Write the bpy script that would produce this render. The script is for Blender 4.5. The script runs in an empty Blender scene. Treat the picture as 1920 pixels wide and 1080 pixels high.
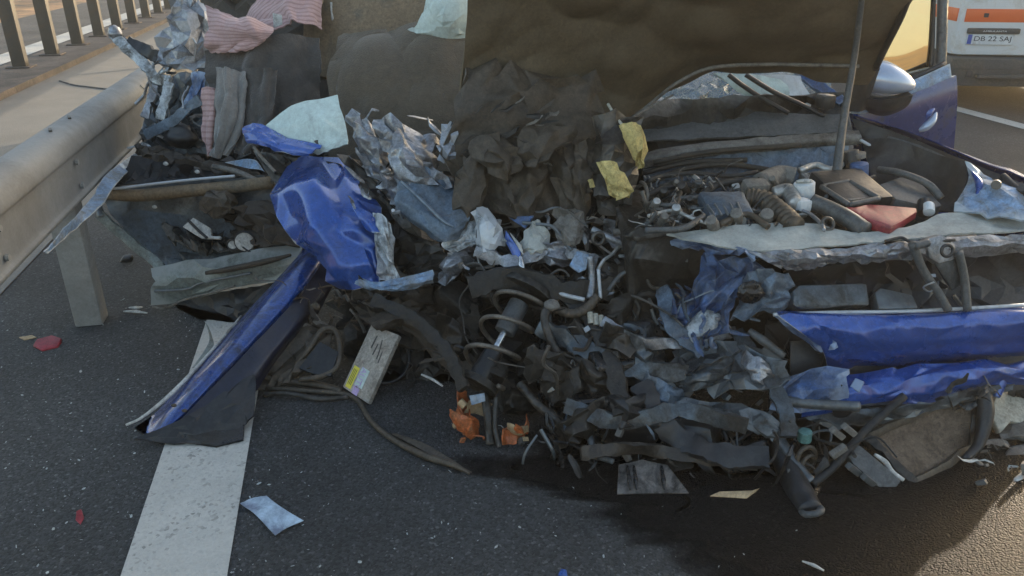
import bpy, bmesh, math, random
import numpy as np
from mathutils import Vector, noise as mn

# ---------------------------------------------------------------- camera, world, sun, exposure
sc = bpy.context.scene
COL = sc.collection
F_PX, TH, CAM_H = 1450.0, math.radians(24.0), 1.4
cam_d = bpy.data.cameras.new('camera'); cam = bpy.data.objects.new('camera', cam_d); COL.objects.link(cam)
cam.location = (0, 0, CAM_H); cam.rotation_euler = (math.radians(90) - TH, 0, 0)
cam_d.sensor_width = 36.0; cam_d.lens = F_PX / 1920 * 36.0; cam_d.clip_start = 0.05; cam_d.clip_end = 3000
sc.camera = cam

SUN_AZ, SUN_EL = math.radians(46), math.radians(12)
w = bpy.data.worlds.new('World'); sc.world = w; w.use_nodes = True
nt = w.node_tree; nt.nodes.clear()
sky = nt.nodes.new('ShaderNodeTexSky'); sky.sky_type = 'NISHITA'; sky.sun_disc = False
sky.sun_elevation = SUN_EL; sky.sun_rotation = SUN_AZ; sky.air_density = 1.0; sky.dust_density = 2.5
bg = nt.nodes.new('ShaderNodeBackground'); bg.inputs['Strength'].default_value = 0.14
wo = nt.nodes.new('ShaderNodeOutputWorld')
nt.links.new(sky.outputs[0], bg.inputs[0]); nt.links.new(bg.outputs[0], wo.inputs[0])
sun_d = bpy.data.lights.new('sun', 'SUN'); sun_d.energy = 2.0; sun_d.angle = math.radians(0.6); sun_d.color = (1.0, 0.88, 0.74)
sun = bpy.data.objects.new('sun', sun_d); COL.objects.link(sun)
SD = Vector((math.sin(SUN_AZ) * math.cos(SUN_EL), math.cos(SUN_AZ) * math.cos(SUN_EL), math.sin(SUN_EL)))
sun.rotation_euler = SD.to_track_quat('Z', 'Y').to_euler(); sun.location = (20, 18, 12)
sc.view_settings.view_transform = 'Standard'; sc.view_settings.look = 'None'
sc.view_settings.exposure = 1.9; sc.view_settings.gamma = 1.0
sc.view_settings.use_white_balance = True; sc.view_settings.white_balance_temperature = 7100; sc.view_settings.white_balance_tint = 10

# ---------------------------------------------------------------- pixel rays (survey of the photo) -> world points
CT, ST = math.cos(TH), math.sin(TH)
def ray(px, py):
    u = (px - 960) / F_PX; v = -(py - 540) / F_PX
    return u, CT + v * ST, -ST + v * CT
def P(px, py, Y):
    d = ray(px, py); t = Y / d[1]
    return Vector((d[0] * t, Y, CAM_H + d[2] * t))
def G(px, py, z=0.0):
    d = ray(px, py); t = (z - CAM_H) / d[2]
    return Vector((d[0] * t, d[1] * t, z))
def pts(seq): return [p if isinstance(p, Vector) else P(*p) for p in seq]
RD = Vector((-0.2064, 0.9785, 0)); RN = Vector((0.9785, 0.2064, 0))       # road direction and its right-hand normal
CA = Vector((-0.122, 0.9925, 0)); CN = Vector((0.9925, 0.122, 0))         # wrecked car: front-to-back and right
def C(s, l, z): return Vector((0.70, 2.0, 0)) + CN * s + CA * l + Vector((0, 0, z))
def eb(y): return 2.15 + (440 - y) * 0.0036           # depth of the engine bay surface
def ct(y): return 2.5 - (y - 400) * 0.00144           # depth of the crushed corner

# ---------------------------------------------------------------- materials
def N(nt, t, **k):
    n = nt.nodes.new(t)
    for a, b in k.items(): setattr(n, a, b)
    return n
def rgba(c): return (c[0], c[1], c[2], 1.0)
MATS = {}
def mat(name, base, rough=0.5, metal=0.0, var=0.25, vscale=14.0, dirt=None, damt=0.0, dscale=6.0,
        dw=0.12, fine=0.42, bump=0.0, bscale=60.0, wear=None, wamt=0.0, coat=0.0, spec=0.5, sheen=0.0):
    """colour + mottling, an optional dirt layer with a shape of its own, optional scraped edges, fine relief"""
    m = bpy.data.materials.new(name); m.use_nodes = True; t = m.node_tree; L = t.links.new
    b = t.nodes['Principled BSDF']; tc = N(t, 'ShaderNodeTexCoord'); O = tc.outputs['Object']
    n1 = N(t, 'ShaderNodeTexNoise'); n1.inputs['Scale'].default_value = vscale; n1.inputs['Detail'].default_value = 7; n1.inputs['Roughness'].default_value = 0.65
    L(O, n1.inputs['Vector'])
    r1 = N(t, 'ShaderNodeValToRGB'); e = r1.color_ramp.elements
    e[0].position = 0.3; e[1].position = 0.7
    e[0].color = rgba([c * (1 - var) for c in base]); e[1].color = rgba([min(1, c * (1 + var)) for c in base])
    L(n1.outputs['Fac'], r1.inputs[0]); col = r1.outputs[0]
    rg = N(t, 'ShaderNodeMapRange'); rg.inputs['To Min'].default_value = max(0.03, rough - 0.12); rg.inputs['To Max'].default_value = min(1, rough + 0.14)
    L(n1.outputs['Fac'], rg.inputs['Value']); ro = rg.outputs[0]
    if dirt is not None and damt > 0:
        n2 = N(t, 'ShaderNodeTexNoise'); n2.inputs['Scale'].default_value = dscale; n2.inputs['Detail'].default_value = 9; n2.inputs['Roughness'].default_value = 0.72; n2.inputs['Distortion'].default_value = 0.6
        L(O, n2.inputs['Vector'])
        r2 = N(t, 'ShaderNodeMapRange'); r2.inputs['From Min'].default_value = 0.62 - damt * 0.45; r2.inputs['From Max'].default_value = 0.62 - damt * 0.45 + dw + damt * 0.15
        L(n2.outputs['Fac'], r2.inputs['Value'])
        mx = N(t, 'ShaderNodeMix', data_type='RGBA'); L(r2.outputs[0], mx.inputs['Factor']); L(col, mx.inputs['A']); mx.inputs['B'].default_value = rgba(dirt); col = mx.outputs['Result']
        m2 = N(t, 'ShaderNodeMix'); L(r2.outputs[0], m2.inputs['Factor']); L(ro, m2.inputs['A']); m2.inputs['B'].default_value = 0.85; ro = m2.outputs['Result']
    if fine:
        nf = N(t, 'ShaderNodeTexNoise'); nf.inputs['Scale'].default_value = 75; nf.inputs['Detail'].default_value = 5; nf.inputs['Roughness'].default_value = 0.75; nf.inputs['Distortion'].default_value = 0.8; L(O, nf.inputs['Vector'])
        rf = N(t, 'ShaderNodeMapRange'); rf.inputs['From Min'].default_value = 0.32; rf.inputs['From Max'].default_value = 0.70; rf.inputs['To Min'].default_value = 1 - fine; rf.inputs['To Max'].default_value = 1 + fine * 0.9; L(nf.outputs['Fac'], rf.inputs['Value'])
        mf = N(t, 'ShaderNodeMix', data_type='RGBA', blend_type='MULTIPLY'); mf.inputs['Factor'].default_value = 1; L(col, mf.inputs['A']); L(rf.outputs[0], mf.inputs['B']); col = mf.outputs['Result']
    if wear is not None:
        g = N(t, 'ShaderNodeNewGeometry')
        n3 = N(t, 'ShaderNodeTexNoise'); n3.inputs['Scale'].default_value = 45; n3.inputs['Detail'].default_value = 4; L(O, n3.inputs['Vector'])
        ad = N(t, 'ShaderNodeMath', operation='MULTIPLY_ADD'); L(n3.outputs['Fac'], ad.inputs[0]); ad.inputs[1].default_value = 0.10; L(g.outputs['Pointiness'], ad.inputs[2])
        r3 = N(t, 'ShaderNodeMapRange'); r3.inputs['From Min'].default_value = 0.60 - 0.05 * wamt; r3.inputs['From Max'].default_value = 0.66 - 0.05 * wamt
        L(ad.outputs[0], r3.inputs['Value'])
        mx = N(t, 'ShaderNodeMix', data_type='RGBA'); L(r3.outputs[0], mx.inputs['Factor']); L(col, mx.inputs['A']); mx.inputs['B'].default_value = rgba(wear); col = mx.outputs['Result']
    L(col, b.inputs['Base Color']); L(ro, b.inputs['Roughness'])
    b.inputs['Metallic'].default_value = metal; b.inputs['Coat Weight'].default_value = coat; b.inputs['Coat Roughness'].default_value = 0.06
    b.inputs['Specular IOR Level'].default_value = spec
    b.inputs['Sheen Weight'].default_value = sheen
    if bump > 0:
        n4 = N(t, 'ShaderNodeTexNoise'); n4.inputs['Scale'].default_value = bscale; n4.inputs['Detail'].default_value = 6; L(O, n4.inputs['Vector'])
        bp = N(t, 'ShaderNodeBump'); bp.inputs['Strength'].default_value = bump; bp.inputs['Distance'].default_value = 0.01
        L(n4.outputs['Fac'], bp.inputs['Height']); L(bp.outputs[0], b.inputs['Normal'])
    MATS[name] = m
    return m

DUST = (0.16, 0.145, 0.12); GRIME = (0.030, 0.026, 0.022); RAW = (0.42, 0.45, 0.47)
mat('blue', (0.016, 0.078, 0.33), 0.26, 0.3, 0.14, 4, dirt=(0.06, 0.072, 0.115), damt=0.34, dscale=4, dw=0.4, wear=(0.24, 0.31, 0.44), wamt=-0.3, coat=0.8, bump=0.06, bscale=30, fine=0.38)
mat('blue_dirty', (0.040, 0.098, 0.24), 0.32, 0.4, 0.3, 9, dirt=(0.11, 0.125, 0.14), damt=0.5, dscale=11, dw=0.2, wear=(0.26, 0.33, 0.44), wamt=0.1, bump=0.25, bscale=50)
mat('navy', (0.012, 0.032, 0.135), 0.25, 0.2, 0.15, 6, coat=0.7, dirt=(0.04, 0.045, 0.055), damt=0.15, fine=0.2)
mat('blue_pale', (0.19, 0.31, 0.47), 0.38, 0.2, 0.3, 16, dirt=(0.22, 0.24, 0.25), damt=0.45, dscale=10, wear=(0.4, 0.45, 0.48), wamt=0.1, bump=0.15)
mat('grey_steel', (0.29, 0.30, 0.315), 0.3, 0.65, 0.2, 18, dirt=(0.085, 0.077, 0.068), damt=0.5, dscale=9, dw=0.3, wear=(0.32, 0.34, 0.36), wamt=0.2, bump=0.2, bscale=70)
mat('steel_light', (0.38, 0.41, 0.42), 0.4, 0.35, 0.3, 20, dirt=(0.10, 0.095, 0.085), damt=0.38, dscale=14, wear=(0.5, 0.52, 0.53), wamt=0.8, bump=0.2)
mat('greenish', (0.19, 0.22, 0.205), 0.45, 0.2, 0.2, 8, dirt=(0.075, 0.07, 0.058), damt=0.5, dscale=6, dw=0.35, wear=(0.26, 0.28, 0.27), wamt=0.5, bump=0.12)
mat('slate', (0.075, 0.090, 0.100), 0.3, 0.45, 0.3, 9, dirt=(0.05, 0.045, 0.038), damt=0.4, wear=(0.15, 0.165, 0.17), wamt=0.5, bump=0.2)
mat('blue_grey', (0.105, 0.15, 0.20), 0.4, 0.35, 0.25, 12, dirt=(0.095, 0.093, 0.085), damt=0.55, dscale=9, dw=0.35, wear=(0.22, 0.26, 0.29), wamt=0.1, bump=0.2)
mat('black_plastic', (0.017, 0.018, 0.019), 0.4, 0, 0.35, 20, dirt=(0.05, 0.052, 0.053), damt=0.25, bump=0.15)
mat('grey_plastic', (0.070, 0.075, 0.075), 0.5, 0, 0.25, 20, dirt=(0.12, 0.122, 0.117), damt=0.35, dw=0.3, bump=0.12)
mat('shaded_grime', (0.015, 0.013, 0.010), 0.48, 0.15, 0.5, 22, dirt=(0.040, 0.034, 0.026), damt=0.4, dscale=16, wear=(0.10, 0.095, 0.085), wamt=0.2, bump=0.5, bscale=60)  # greasy grime, darkened further to put the corner's shadow into its colour
mat('brown_dark', (0.042, 0.033, 0.024), 0.65, 0, 0.35, 9, dirt=(0.060, 0.048, 0.035), damt=0.35, dscale=7, bump=0.3, bscale=35)  # shade inside the wreck put into this brown
mat('brown_trim', (0.185, 0.130, 0.075), 0.65, 0, 0.2, 6, dirt=(0.13, 0.11, 0.08), damt=0.25, bump=0.15)  # trim brown lifted and warmed to carry the glow at top centre
mat('bonnet_liner', (0.118, 0.090, 0.054), 0.7, 0, 0.2, 5, dirt=(0.070, 0.054, 0.036), damt=0.4, dw=0.35, fine=0.22, dscale=5, bump=0.3, bscale=40)  # underside brown, made warmer and lighter in place of the lens glow
mat('taupe', (0.17, 0.158, 0.138), 0.7, 0, 0.25, 12, dirt=(0.06, 0.05, 0.04), damt=0.3, bump=0.2)
mat('dust_pale', (0.40, 0.41, 0.375), 0.85, 0, 0.15, 16, dirt=(0.24, 0.245, 0.225), damt=0.45, dscale=7, dw=0.3, fine=0.16, bump=0.25, bscale=80)
mat('cream', (0.42, 0.40, 0.33), 0.7, 0, 0.2, 15, dirt=(0.2, 0.18, 0.14), damt=0.3, bump=0.2)
mat('yellow_foam', (0.50, 0.40, 0.16), 0.85, 0, 0.25, 35, bump=0.6, bscale=90, dirt=(0.2, 0.15, 0.06), damt=0.2)
mat('mint', (0.50, 0.60, 0.56), 0.75, 0, 0.12, 10, dirt=(0.30, 0.33, 0.31), damt=0.25, bump=0.25, bscale=30, fine=0.15)
mat('tan', (0.42, 0.30, 0.17), 0.7, 0, 0.15, 8, bump=0.12)
mat('white_plastic', (0.62, 0.64, 0.64), 0.45, 0, 0.1, 10, dirt=(0.3, 0.28, 0.25), damt=0.2, fine=0.12)
mat('off_white', (0.48, 0.48, 0.45), 0.6, 0, 0.15, 10, dirt=(0.2, 0.18, 0.15), damt=0.35)
mat('red', (0.26, 0.022, 0.030), 0.4, 0, 0.25, 15, dirt=(0.22, 0.08, 0.08), damt=0.35, dw=0.3)
mat('shaded_grime_mid', (0.036, 0.031, 0.025), 0.38, 0.3, 0.4, 22, dirt=(0.055, 0.047, 0.036), damt=0.3, dscale=14, dw=0.3, wear=(0.12, 0.11, 0.095), wamt=0.2, bump=0.4)  # lighter grime, shade of the crushed corner kept in its colour
mat('spring_steel', (0.15, 0.13, 0.105), 0.5, 0.3, 0.3, 20, dirt=(0.06, 0.05, 0.04), damt=0.4)
mat('orange', (0.50, 0.13, 0.04), 0.4, 0, 0.3, 30, dirt=(0.2, 0.09, 0.04), damt=0.4, dscale=30, bump=0.4)
mat('chrome_rod', (0.5, 0.51, 0.52), 0.25, 0.9, 0.1, 20, dirt=(0.1, 0.09, 0.08), damt=0.2)
mat('alu', (0.36, 0.36, 0.345), 0.4, 0.7, 0.3, 25, dirt=(0.09, 0.08, 0.065), damt=0.45, dscale=20, bump=0.4, bscale=80, wear=(0.5, 0.49, 0.46), wamt=0.8)
mat('rubber', (0.018, 0.018, 0.018), 0.65, 0, 0.3, 25, dirt=(0.06, 0.054, 0.045), damt=0.35, bump=0.2)
mat('hose_brown', (0.068, 0.053, 0.037), 0.55, 0, 0.3, 18, dirt=(0.10, 0.084, 0.062), damt=0.3, bump=0.3)
mat('seat_cloth', (0.088, 0.068, 0.045), 0.9, 0, 0.2, 30, bump=0.4, bscale=180, sheen=0.2, dirt=(0.09, 0.075, 0.055), damt=0.2, fine=0.2)  # cloth brown, with the warm glow over the seats mixed in
mat('dark_cloth', (0.060, 0.055, 0.050), 0.92, 0, 0.25, 14, bump=0.4, bscale=120, sheen=0.3, fine=0.2)
mat('grey_cloth', (0.17, 0.165, 0.155), 0.92, 0, 0.2, 14, bump=0.4, bscale=120, sheen=0.3, fine=0.2)
mat('concrete', (0.20, 0.187, 0.163), 0.9, 0, 0.12, 3, dirt=(0.17, 0.155, 0.13), damt=0.35, dscale=1.2, dw=0.3, bump=0.4, bscale=90, fine=0.15)
mat('kerb_stone', (0.115, 0.095, 0.082), 0.9, 0, 0.35, 6, dirt=(0.05, 0.045, 0.04), damt=0.45, dscale=2.5, bump=0.6, bscale=40, fine=0.35)
mat('galvanised', (0.195, 0.20, 0.195), 0.6, 0.1, 0.1, 5, dirt=(0.135, 0.132, 0.122), damt=0.45, dscale=3.5, dw=0.3, bump=0.05, fine=0.12)
mat('post_zinc', (0.27, 0.275, 0.26), 0.6, 0.3, 0.15, 8, dirt=(0.2, 0.19, 0.17), damt=0.3, dscale=6, dw=0.3, bump=0.08, fine=0.15)
mat('post_dark', (0.060, 0.055, 0.045), 0.6, 0.2, 0.2, 8, dirt=(0.10, 0.075, 0.05), damt=0.25, fine=0.15)
mat('van_white', (0.70, 0.70, 0.68), 0.3, 0, 0.04, 3, coat=0.5, dirt=(0.55, 0.5, 0.42), damt=0.2, dscale=3, fine=0.03)
mat('van_red', (0.75, 0.13, 0.03), 0.4, 0, 0.05, 3, fine=0.03)
mat('van_grey', (0.060, 0.056, 0.052), 0.6, 0, 0.15, 10, dirt=(0.10, 0.085, 0.065), damt=0.3)
mat('plate_blue', (0.03, 0.08, 0.35), 0.4, 0, fine=0.05)
mat('letter_dark', (0.03, 0.03, 0.035), 0.6, 0, fine=0.1)
mat('letter_blue', (0.16, 0.30, 0.42), 0.6, 0)
mat('yellow_sticker', (0.68, 0.58, 0.06), 0.5, 0, 0.1, fine=0.1)
mat('lilac_sticker', (0.48, 0.36, 0.58), 0.5, 0, 0.15, fine=0.1)
mat('board_beige', (0.34, 0.31, 0.265), 0.75, 0, 0.15, 20, dirt=(0.2, 0.175, 0.145), damt=0.3, dscale=14, bump=0.2)
mat('core_brown', (0.185, 0.135, 0.095), 0.8, 0.1, 0.2, 60, dirt=(0.09, 0.065, 0.045), damt=0.4, dscale=9, bump=0.8, bscale=220)
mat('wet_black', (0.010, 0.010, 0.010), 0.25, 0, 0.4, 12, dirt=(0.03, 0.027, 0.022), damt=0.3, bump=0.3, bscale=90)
mat('grass_gold', (0.55, 0.31, 0.08), 0.95, 0, 0.35, 1.5, dirt=(0.22, 0.15, 0.06), damt=0.4, dscale=0.5, fine=0.2)
mat('earth', (0.40, 0.22, 0.10), 0.95, 0, 0.3, 1.2, dirt=(0.12, 0.085, 0.05), damt=0.4, dscale=0.7, bump=0.5, bscale=20)  # orange tone stands in for sunlight on the far pavement
mat('teal_cap', (0.10, 0.22, 0.20), 0.4, 0, 0.15)
mat('blue_deep', (0.014, 0.062, 0.27), 0.25, 0.3, 0.2, 8, dirt=(0.02, 0.022, 0.035), damt=0.4, dscale=9, dw=0.15, coat=0.7, fine=0.5)
mat('soot', (0.066, 0.050, 0.033), 0.65, 0, 0.3, 7, dirt=(0.03, 0.024, 0.018), damt=0.4, dw=0.3, bump=0.3)
mat('sill_black', (0.012, 0.014, 0.030), 0.3, 0.1, 0.3, 10, dirt=(0.035, 0.033, 0.032), damt=0.35, dw=0.3, coat=0.3)
mat('blue_cap', (0.06, 0.12, 0.26), 0.45, 0, 0.15)
mat('leaflet', (0.42, 0.55, 0.66), 0.6, 0, 0.12, 9, dirt=(0.16, 0.20, 0.27), damt=0.5, dscale=7, fine=0.15)
mat('crumb', (0.42, 0.46, 0.46), 0.2, 0, 0.3, 30)
mat('wet_tan', (0.14, 0.125, 0.11), 0.3, 0, 0.3, 20, dirt=(0.012, 0.011, 0.010), damt=0.45, dscale=12)
mat('mirror_cap', (0.40, 0.47, 0.58), 0.22, 0.35, 0.05, 5, coat=0.6, fine=0.05)  # pale blue of the reflected sky put into the base colour

def striped_cloth():
    m = mat('pink_cloth', (0.44, 0.29, 0.275), 0.92, 0, 0.1, 12, bump=0.25, bscale=110, sheen=0.2, fine=0.15); t = m.node_tree; L = t.links.new
    b = t.nodes['Principled BSDF']; src = b.inputs['Base Color'].links[0].from_socket
    uv = N(t, 'ShaderNodeUVMap'); sp = N(t, 'ShaderNodeSeparateXYZ'); L(uv.outputs[0], sp.inputs[0])
    mu = N(t, 'ShaderNodeMath', operation='MULTIPLY'); mu.inputs[1].default_value = 75; L(sp.outputs['Y'], mu.inputs[0])
    si = N(t, 'ShaderNodeMath', operation='SINE'); L(mu.outputs[0], si.inputs[0])
    r = N(t, 'ShaderNodeMapRange'); r.inputs['From Min'].default_value = 0.2; r.inputs['From Max'].default_value = 0.7; r.inputs['To Max'].default_value = 0.75; L(si.outputs[0], r.inputs['Value'])
    mx = N(t, 'ShaderNodeMix', data_type='RGBA'); L(r.outputs[0], mx.inputs['Factor']); L(src, mx.inputs['A']); mx.inputs['B'].default_value = (0.27, 0.16, 0.155, 1)
    L(mx.outputs['Result'], b.inputs['Base Color'])
striped_cloth()

def asphalt(name, base, wet=0.0):
    m = bpy.data.materials.new(name); m.use_nodes = True; t = m.node_tree; L = t.links.new; b = t.nodes['Principled BSDF']
    tc = N(t, 'ShaderNodeTexCoord'); O = tc.outputs['Object']
    v = N(t, 'ShaderNodeTexVoronoi'); v.inputs['Scale'].default_value = 150; L(O, v.inputs['Vector'])
    v2 = N(t, 'ShaderNodeTexVoronoi'); v2.inputs['Scale'].default_value = 260; L(O, v2.inputs['Vector'])
    big = N(t, 'ShaderNodeTexNoise'); big.inputs['Scale'].default_value = 1.3; big.inputs['Detail'].default_value = 6; L(O, big.inputs['Vector'])
    sp = N(t, 'ShaderNodeSeparateColor'); L(v.outputs['Color'], sp.inputs[0])
    rr = N(t, 'ShaderNodeValToRGB'); e = rr.color_ramp.elements
    e[0].position = 0.0; e[0].color = rgba([c * 0.62 for c in base]); e[1].position = 0.72; e[1].color = rgba([c * 1.25 for c in base])
    x = rr.color_ramp.elements.new(0.94); x.color = rgba([c * 1.45 for c in base]); x = rr.color_ramp.elements.new(0.992); x.color = rgba([min(1, c * 2.6) for c in base])
    L(sp.outputs[0], rr.inputs[0])
    mr = N(t, 'ShaderNodeMapRange'); mr.inputs['From Min'].default_value = 0.3; mr.inputs['From Max'].default_value = 0.7; mr.inputs['To Min'].default_value = 0.68; mr.inputs['To Max'].default_value = 1.25; L(big.outputs['Fac'], mr.inputs['Value'])
    mm = N(t, 'ShaderNodeMix', data_type='RGBA', blend_type='MULTIPLY'); mm.inputs['Factor'].default_value = 1; L(rr.outputs[0], mm.inputs['A']); L(mr.outputs[0], mm.inputs['B'])
    L(mm.outputs['Result'], b.inputs['Base Color'])
    b.inputs['Roughness'].default_value = 0.82 if not wet else 0.5
    ad = N(t, 'ShaderNodeMath', operation='ADD'); L(v.outputs['Distance'], ad.inputs[0]); L(v2.outputs['Distance'], ad.inputs[1])
    bp = N(t, 'ShaderNodeBump'); bp.inputs['Strength'].default_value = 0.75 if not wet else 1.0; bp.inputs['Distance'].default_value = 0.006; bp.invert = True
    L(ad.outputs[0], bp.inputs['Height']); L(bp.outputs[0], b.inputs['Normal'])
    b.inputs['IOR'].default_value = 1.45 if not wet else 1.16
    MATS[name] = m
asphalt('asphalt', (0.046, 0.049, 0.050)); asphalt('asphalt_wet', (0.010, 0.010, 0.010), 1); asphalt('asphalt_far', (0.075, 0.072, 0.068))

def paint_line():
    m = mat('road_paint', (0.47, 0.46, 0.42), 0.75, 0, 0.1, 6, fine=0.12); t = m.node_tree; L = t.links.new; b = t.nodes['Principled BSDF']
    src = b.inputs['Base Color'].links[0].from_socket; tc = N(t, 'ShaderNodeTexCoord')
    v = N(t, 'ShaderNodeTexVoronoi'); v.inputs['Scale'].default_value = 110; L(tc.outputs['Object'], v.inputs['Vector'])
    n = N(t, 'ShaderNodeTexNoise'); n.inputs['Scale'].default_value = 7; n.inputs['Detail'].default_value = 6; n.inputs['Roughness'].default_value = 0.7; L(tc.outputs['Object'], n.inputs['Vector'])
    sp = N(t, 'ShaderNodeSeparateColor'); L(v.outputs['Color'], sp.inputs[0])
    mu = N(t, 'ShaderNodeMath', operation='MULTIPLY'); L(sp.outputs[1], mu.inputs[0]); L(n.outputs['Fac'], mu.inputs[1])
    r = N(t, 'ShaderNodeMapRange'); r.inputs['From Min'].default_value = 0.40; r.inputs['From Max'].default_value = 0.66; r.inputs['To Max'].default_value = 0.78; L(mu.outputs[0], r.inputs['Value'])
    mx = N(t, 'ShaderNodeMix', data_type='RGBA'); L(r.outputs[0], mx.inputs['Factor']); L(src, mx.inputs['A']); mx.inputs['B'].default_value = (0.10, 0.095, 0.085, 1)
    L(mx.outputs['Result'], b.inputs['Base Color'])
    bp = N(t, 'ShaderNodeBump'); bp.inputs['Strength'].default_value = 0.5; bp.inputs['Distance'].default_value = 0.004; bp.invert = True; L(v.outputs['Distance'], bp.inputs['Height']); L(bp.outputs[0], b.inputs['Normal'])
paint_line()

def stain():
    m = MATS['asphalt_wet']; t = m.node_tree; L = t.links.new; out = t.nodes['Material Output']; b = t.nodes['Principled BSDF']
    at = N(t, 'ShaderNodeAttribute', attribute_name='rim'); tc = N(t, 'ShaderNodeTexCoord'); n = N(t, 'ShaderNodeTexNoise'); n.inputs['Scale'].default_value = 9; n.inputs['Detail'].default_value = 8; n.inputs['Roughness'].default_value = 0.7; L(tc.outputs['Object'], n.inputs['Vector'])
    a = N(t, 'ShaderNodeMath', operation='MULTIPLY_ADD'); L(n.outputs['Fac'], a.inputs[0]); a.inputs[1].default_value = 0.9; L(at.outputs['Fac'], a.inputs[2])
    r = N(t, 'ShaderNodeMapRange'); r.inputs['From Min'].default_value = 0.78; r.inputs['From Max'].default_value = 1.25; L(a.outputs[0], r.inputs['Value'])
    tr = N(t, 'ShaderNodeBsdfTransparent'); mx = N(t, 'ShaderNodeMixShader'); L(r.outputs[0], mx.inputs[0]); L(b.outputs[0], mx.inputs[1]); L(tr.outputs[0], mx.inputs[2]); L(mx.outputs[0], out.inputs['Surface'])
stain()

def glass(name, tint, refl, rough=0.03, crack=False):
    m = bpy.data.materials.new(name); m.use_nodes = True; t = m.node_tree; L = t.links.new; t.nodes.remove(t.nodes['Principled BSDF'])
    out = t.nodes['Material Output']; tr = N(t, 'ShaderNodeBsdfTransparent'); tr.inputs[0].default_value = rgba(tint)
    gl = N(t, 'ShaderNodeBsdfGlossy'); gl.inputs['Roughness'].default_value = rough; gl.inputs['Color'].default_value = (0.95, 0.80, 0.56, 1) if name == 'window_glass' else (0.9, 0.9, 0.9, 1)  # window: amber of the mirrored sunlight put into the gloss tint
    mx = N(t, 'ShaderNodeMixShader'); mx.inputs[0].default_value = refl; L(tr.outputs[0], mx.inputs[1]); L(gl.outputs[0], mx.inputs[2]); last = mx.outputs[0]
    if crack:
        tc = N(t, 'ShaderNodeTexCoord'); v = N(t, 'ShaderNodeTexVoronoi', feature='DISTANCE_TO_EDGE'); v.inputs['Scale'].default_value = 55; L(tc.outputs['Object'], v.inputs['Vector'])
        r = N(t, 'ShaderNodeMapRange'); r.inputs['From Min'].default_value = 0.02; r.inputs['From Max'].default_value = 0.10; r.inputs['To Min'].default_value = 0.8; r.inputs['To Max'].default_value = 0.12; L(v.outputs['Distance'], r.inputs['Value'])
        d = N(t, 'ShaderNodeBsdfDiffuse'); d.inputs[0].default_value = (0.30, 0.33, 0.31, 1)
        m3 = N(t, 'ShaderNodeMixShader'); L(r.outputs[0], m3.inputs[0]); L(last, m3.inputs[1]); L(d.outputs[0], m3.inputs[2]); last = m3.outputs[0]
    L(last, out.inputs['Surface']); MATS[name] = m
glass('window_glass', (0.42, 0.38, 0.30), 0.55, 0.02); glass('cracked_glass', (0.6, 0.66, 0.64), 0.18, 0.1, True); glass('clear_shard', (0.75, 0.8, 0.8), 0.3, 0.05)
glass('lens_red', (0.5, 0.03, 0.03), 0.15, 0.1)

# ---------------------------------------------------------------- object helpers
def finish(name, verts, faces, m, parent=None, smooth=True, uvs=None, mat_idx=None, mats=None):
    v = np.asarray([tuple(p) for p in verts], dtype=float)
    lo, hi = v.min(0), v.max(0); o = np.array(((lo[0] + hi[0]) / 2, (lo[1] + hi[1]) / 2, lo[2]))
    me = bpy.data.meshes.new(name); me.from_pydata((v - o).tolist(), [], faces)
    for k in (mats or [m]): me.materials.append(MATS[k])
    if mat_idx is not None: me.polygons.foreach_set('material_index', mat_idx)
    me.polygons.foreach_set('use_smooth', [smooth] * len(me.polygons))
    if uvs is not None:
        lay = me.uv_layers.new(name='UVMap')
        for l in me.loops: lay.data[l.index].uv = uvs[l.vertex_index]
    me.update()
    ob = bpy.data.objects.new(name, me); COL.objects.link(ob); ob.location = o
    if parent is not None: attach(ob, parent)
    return ob
def world_loc(o):
    p = Vector(o.location); q = o.parent
    while q is not None: p = p + q.location; q = q.parent
    return p
def attach(ob, parent):
    ob.location = Vector(ob.location) - world_loc(parent); ob.parent = parent
def tag(o, label, cat=None, group=None, kind=None):
    if label: o['label'] = label
    if cat: o['category'] = cat
    if group: o['group'] = group
    if kind: o['kind'] = kind
    return o
def thing(name, loc, label, cat, group=None):
    o = bpy.data.objects.new(name, None); COL.objects.link(o); o.location = loc; o.empty_display_size = 0.2
    return tag(o, label, cat, group)

def crs(P4, n):
    """Catmull-Rom through control points (k,3) -> (n,3)"""
    Q = np.asarray(P4, float); k = len(Q)
    if k == 2: return Q[0] + (Q[1] - Q[0]) * np.linspace(0, 1, n)[:, None]
    E = np.vstack([2 * Q[0] - Q[1], Q, 2 * Q[-1] - Q[-2]])
    t = np.linspace(0, k - 1, n); i = np.minimum(t.astype(int), k - 2); u = (t - i)[:, None]
    a, b, c, d = E[i], E[i + 1], E[i + 2], E[i + 3]
    return 0.5 * (2 * b + (c - a) * u + (2 * a - 5 * b + 4 * c - d) * u ** 2 + (3 * b - a - 3 * c + d) * u ** 3)
def lin(P4, n):
    Q = np.asarray(P4, float); t = np.linspace(0, len(Q) - 1, n); i = np.minimum(t.astype(int), len(Q) - 2); u = (t - i)[:, None]
    return Q[i] * (1 - u) + Q[i + 1] * u
def ridged(p, s, seed):
    q = Vector((p[0] * s + seed * 7.31, p[1] * s - seed * 3.17, p[2] * s + seed * 1.93))
    return 0.5 - abs(mn.noise(q)) * 1.6 + 0.45 * (0.35 - abs(mn.noise(q * 2.3 + Vector((5, 1, 9)))) * 1.3)
def tri(x): return 4 * np.abs(x - np.floor(x + 0.5)) - 1
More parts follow.
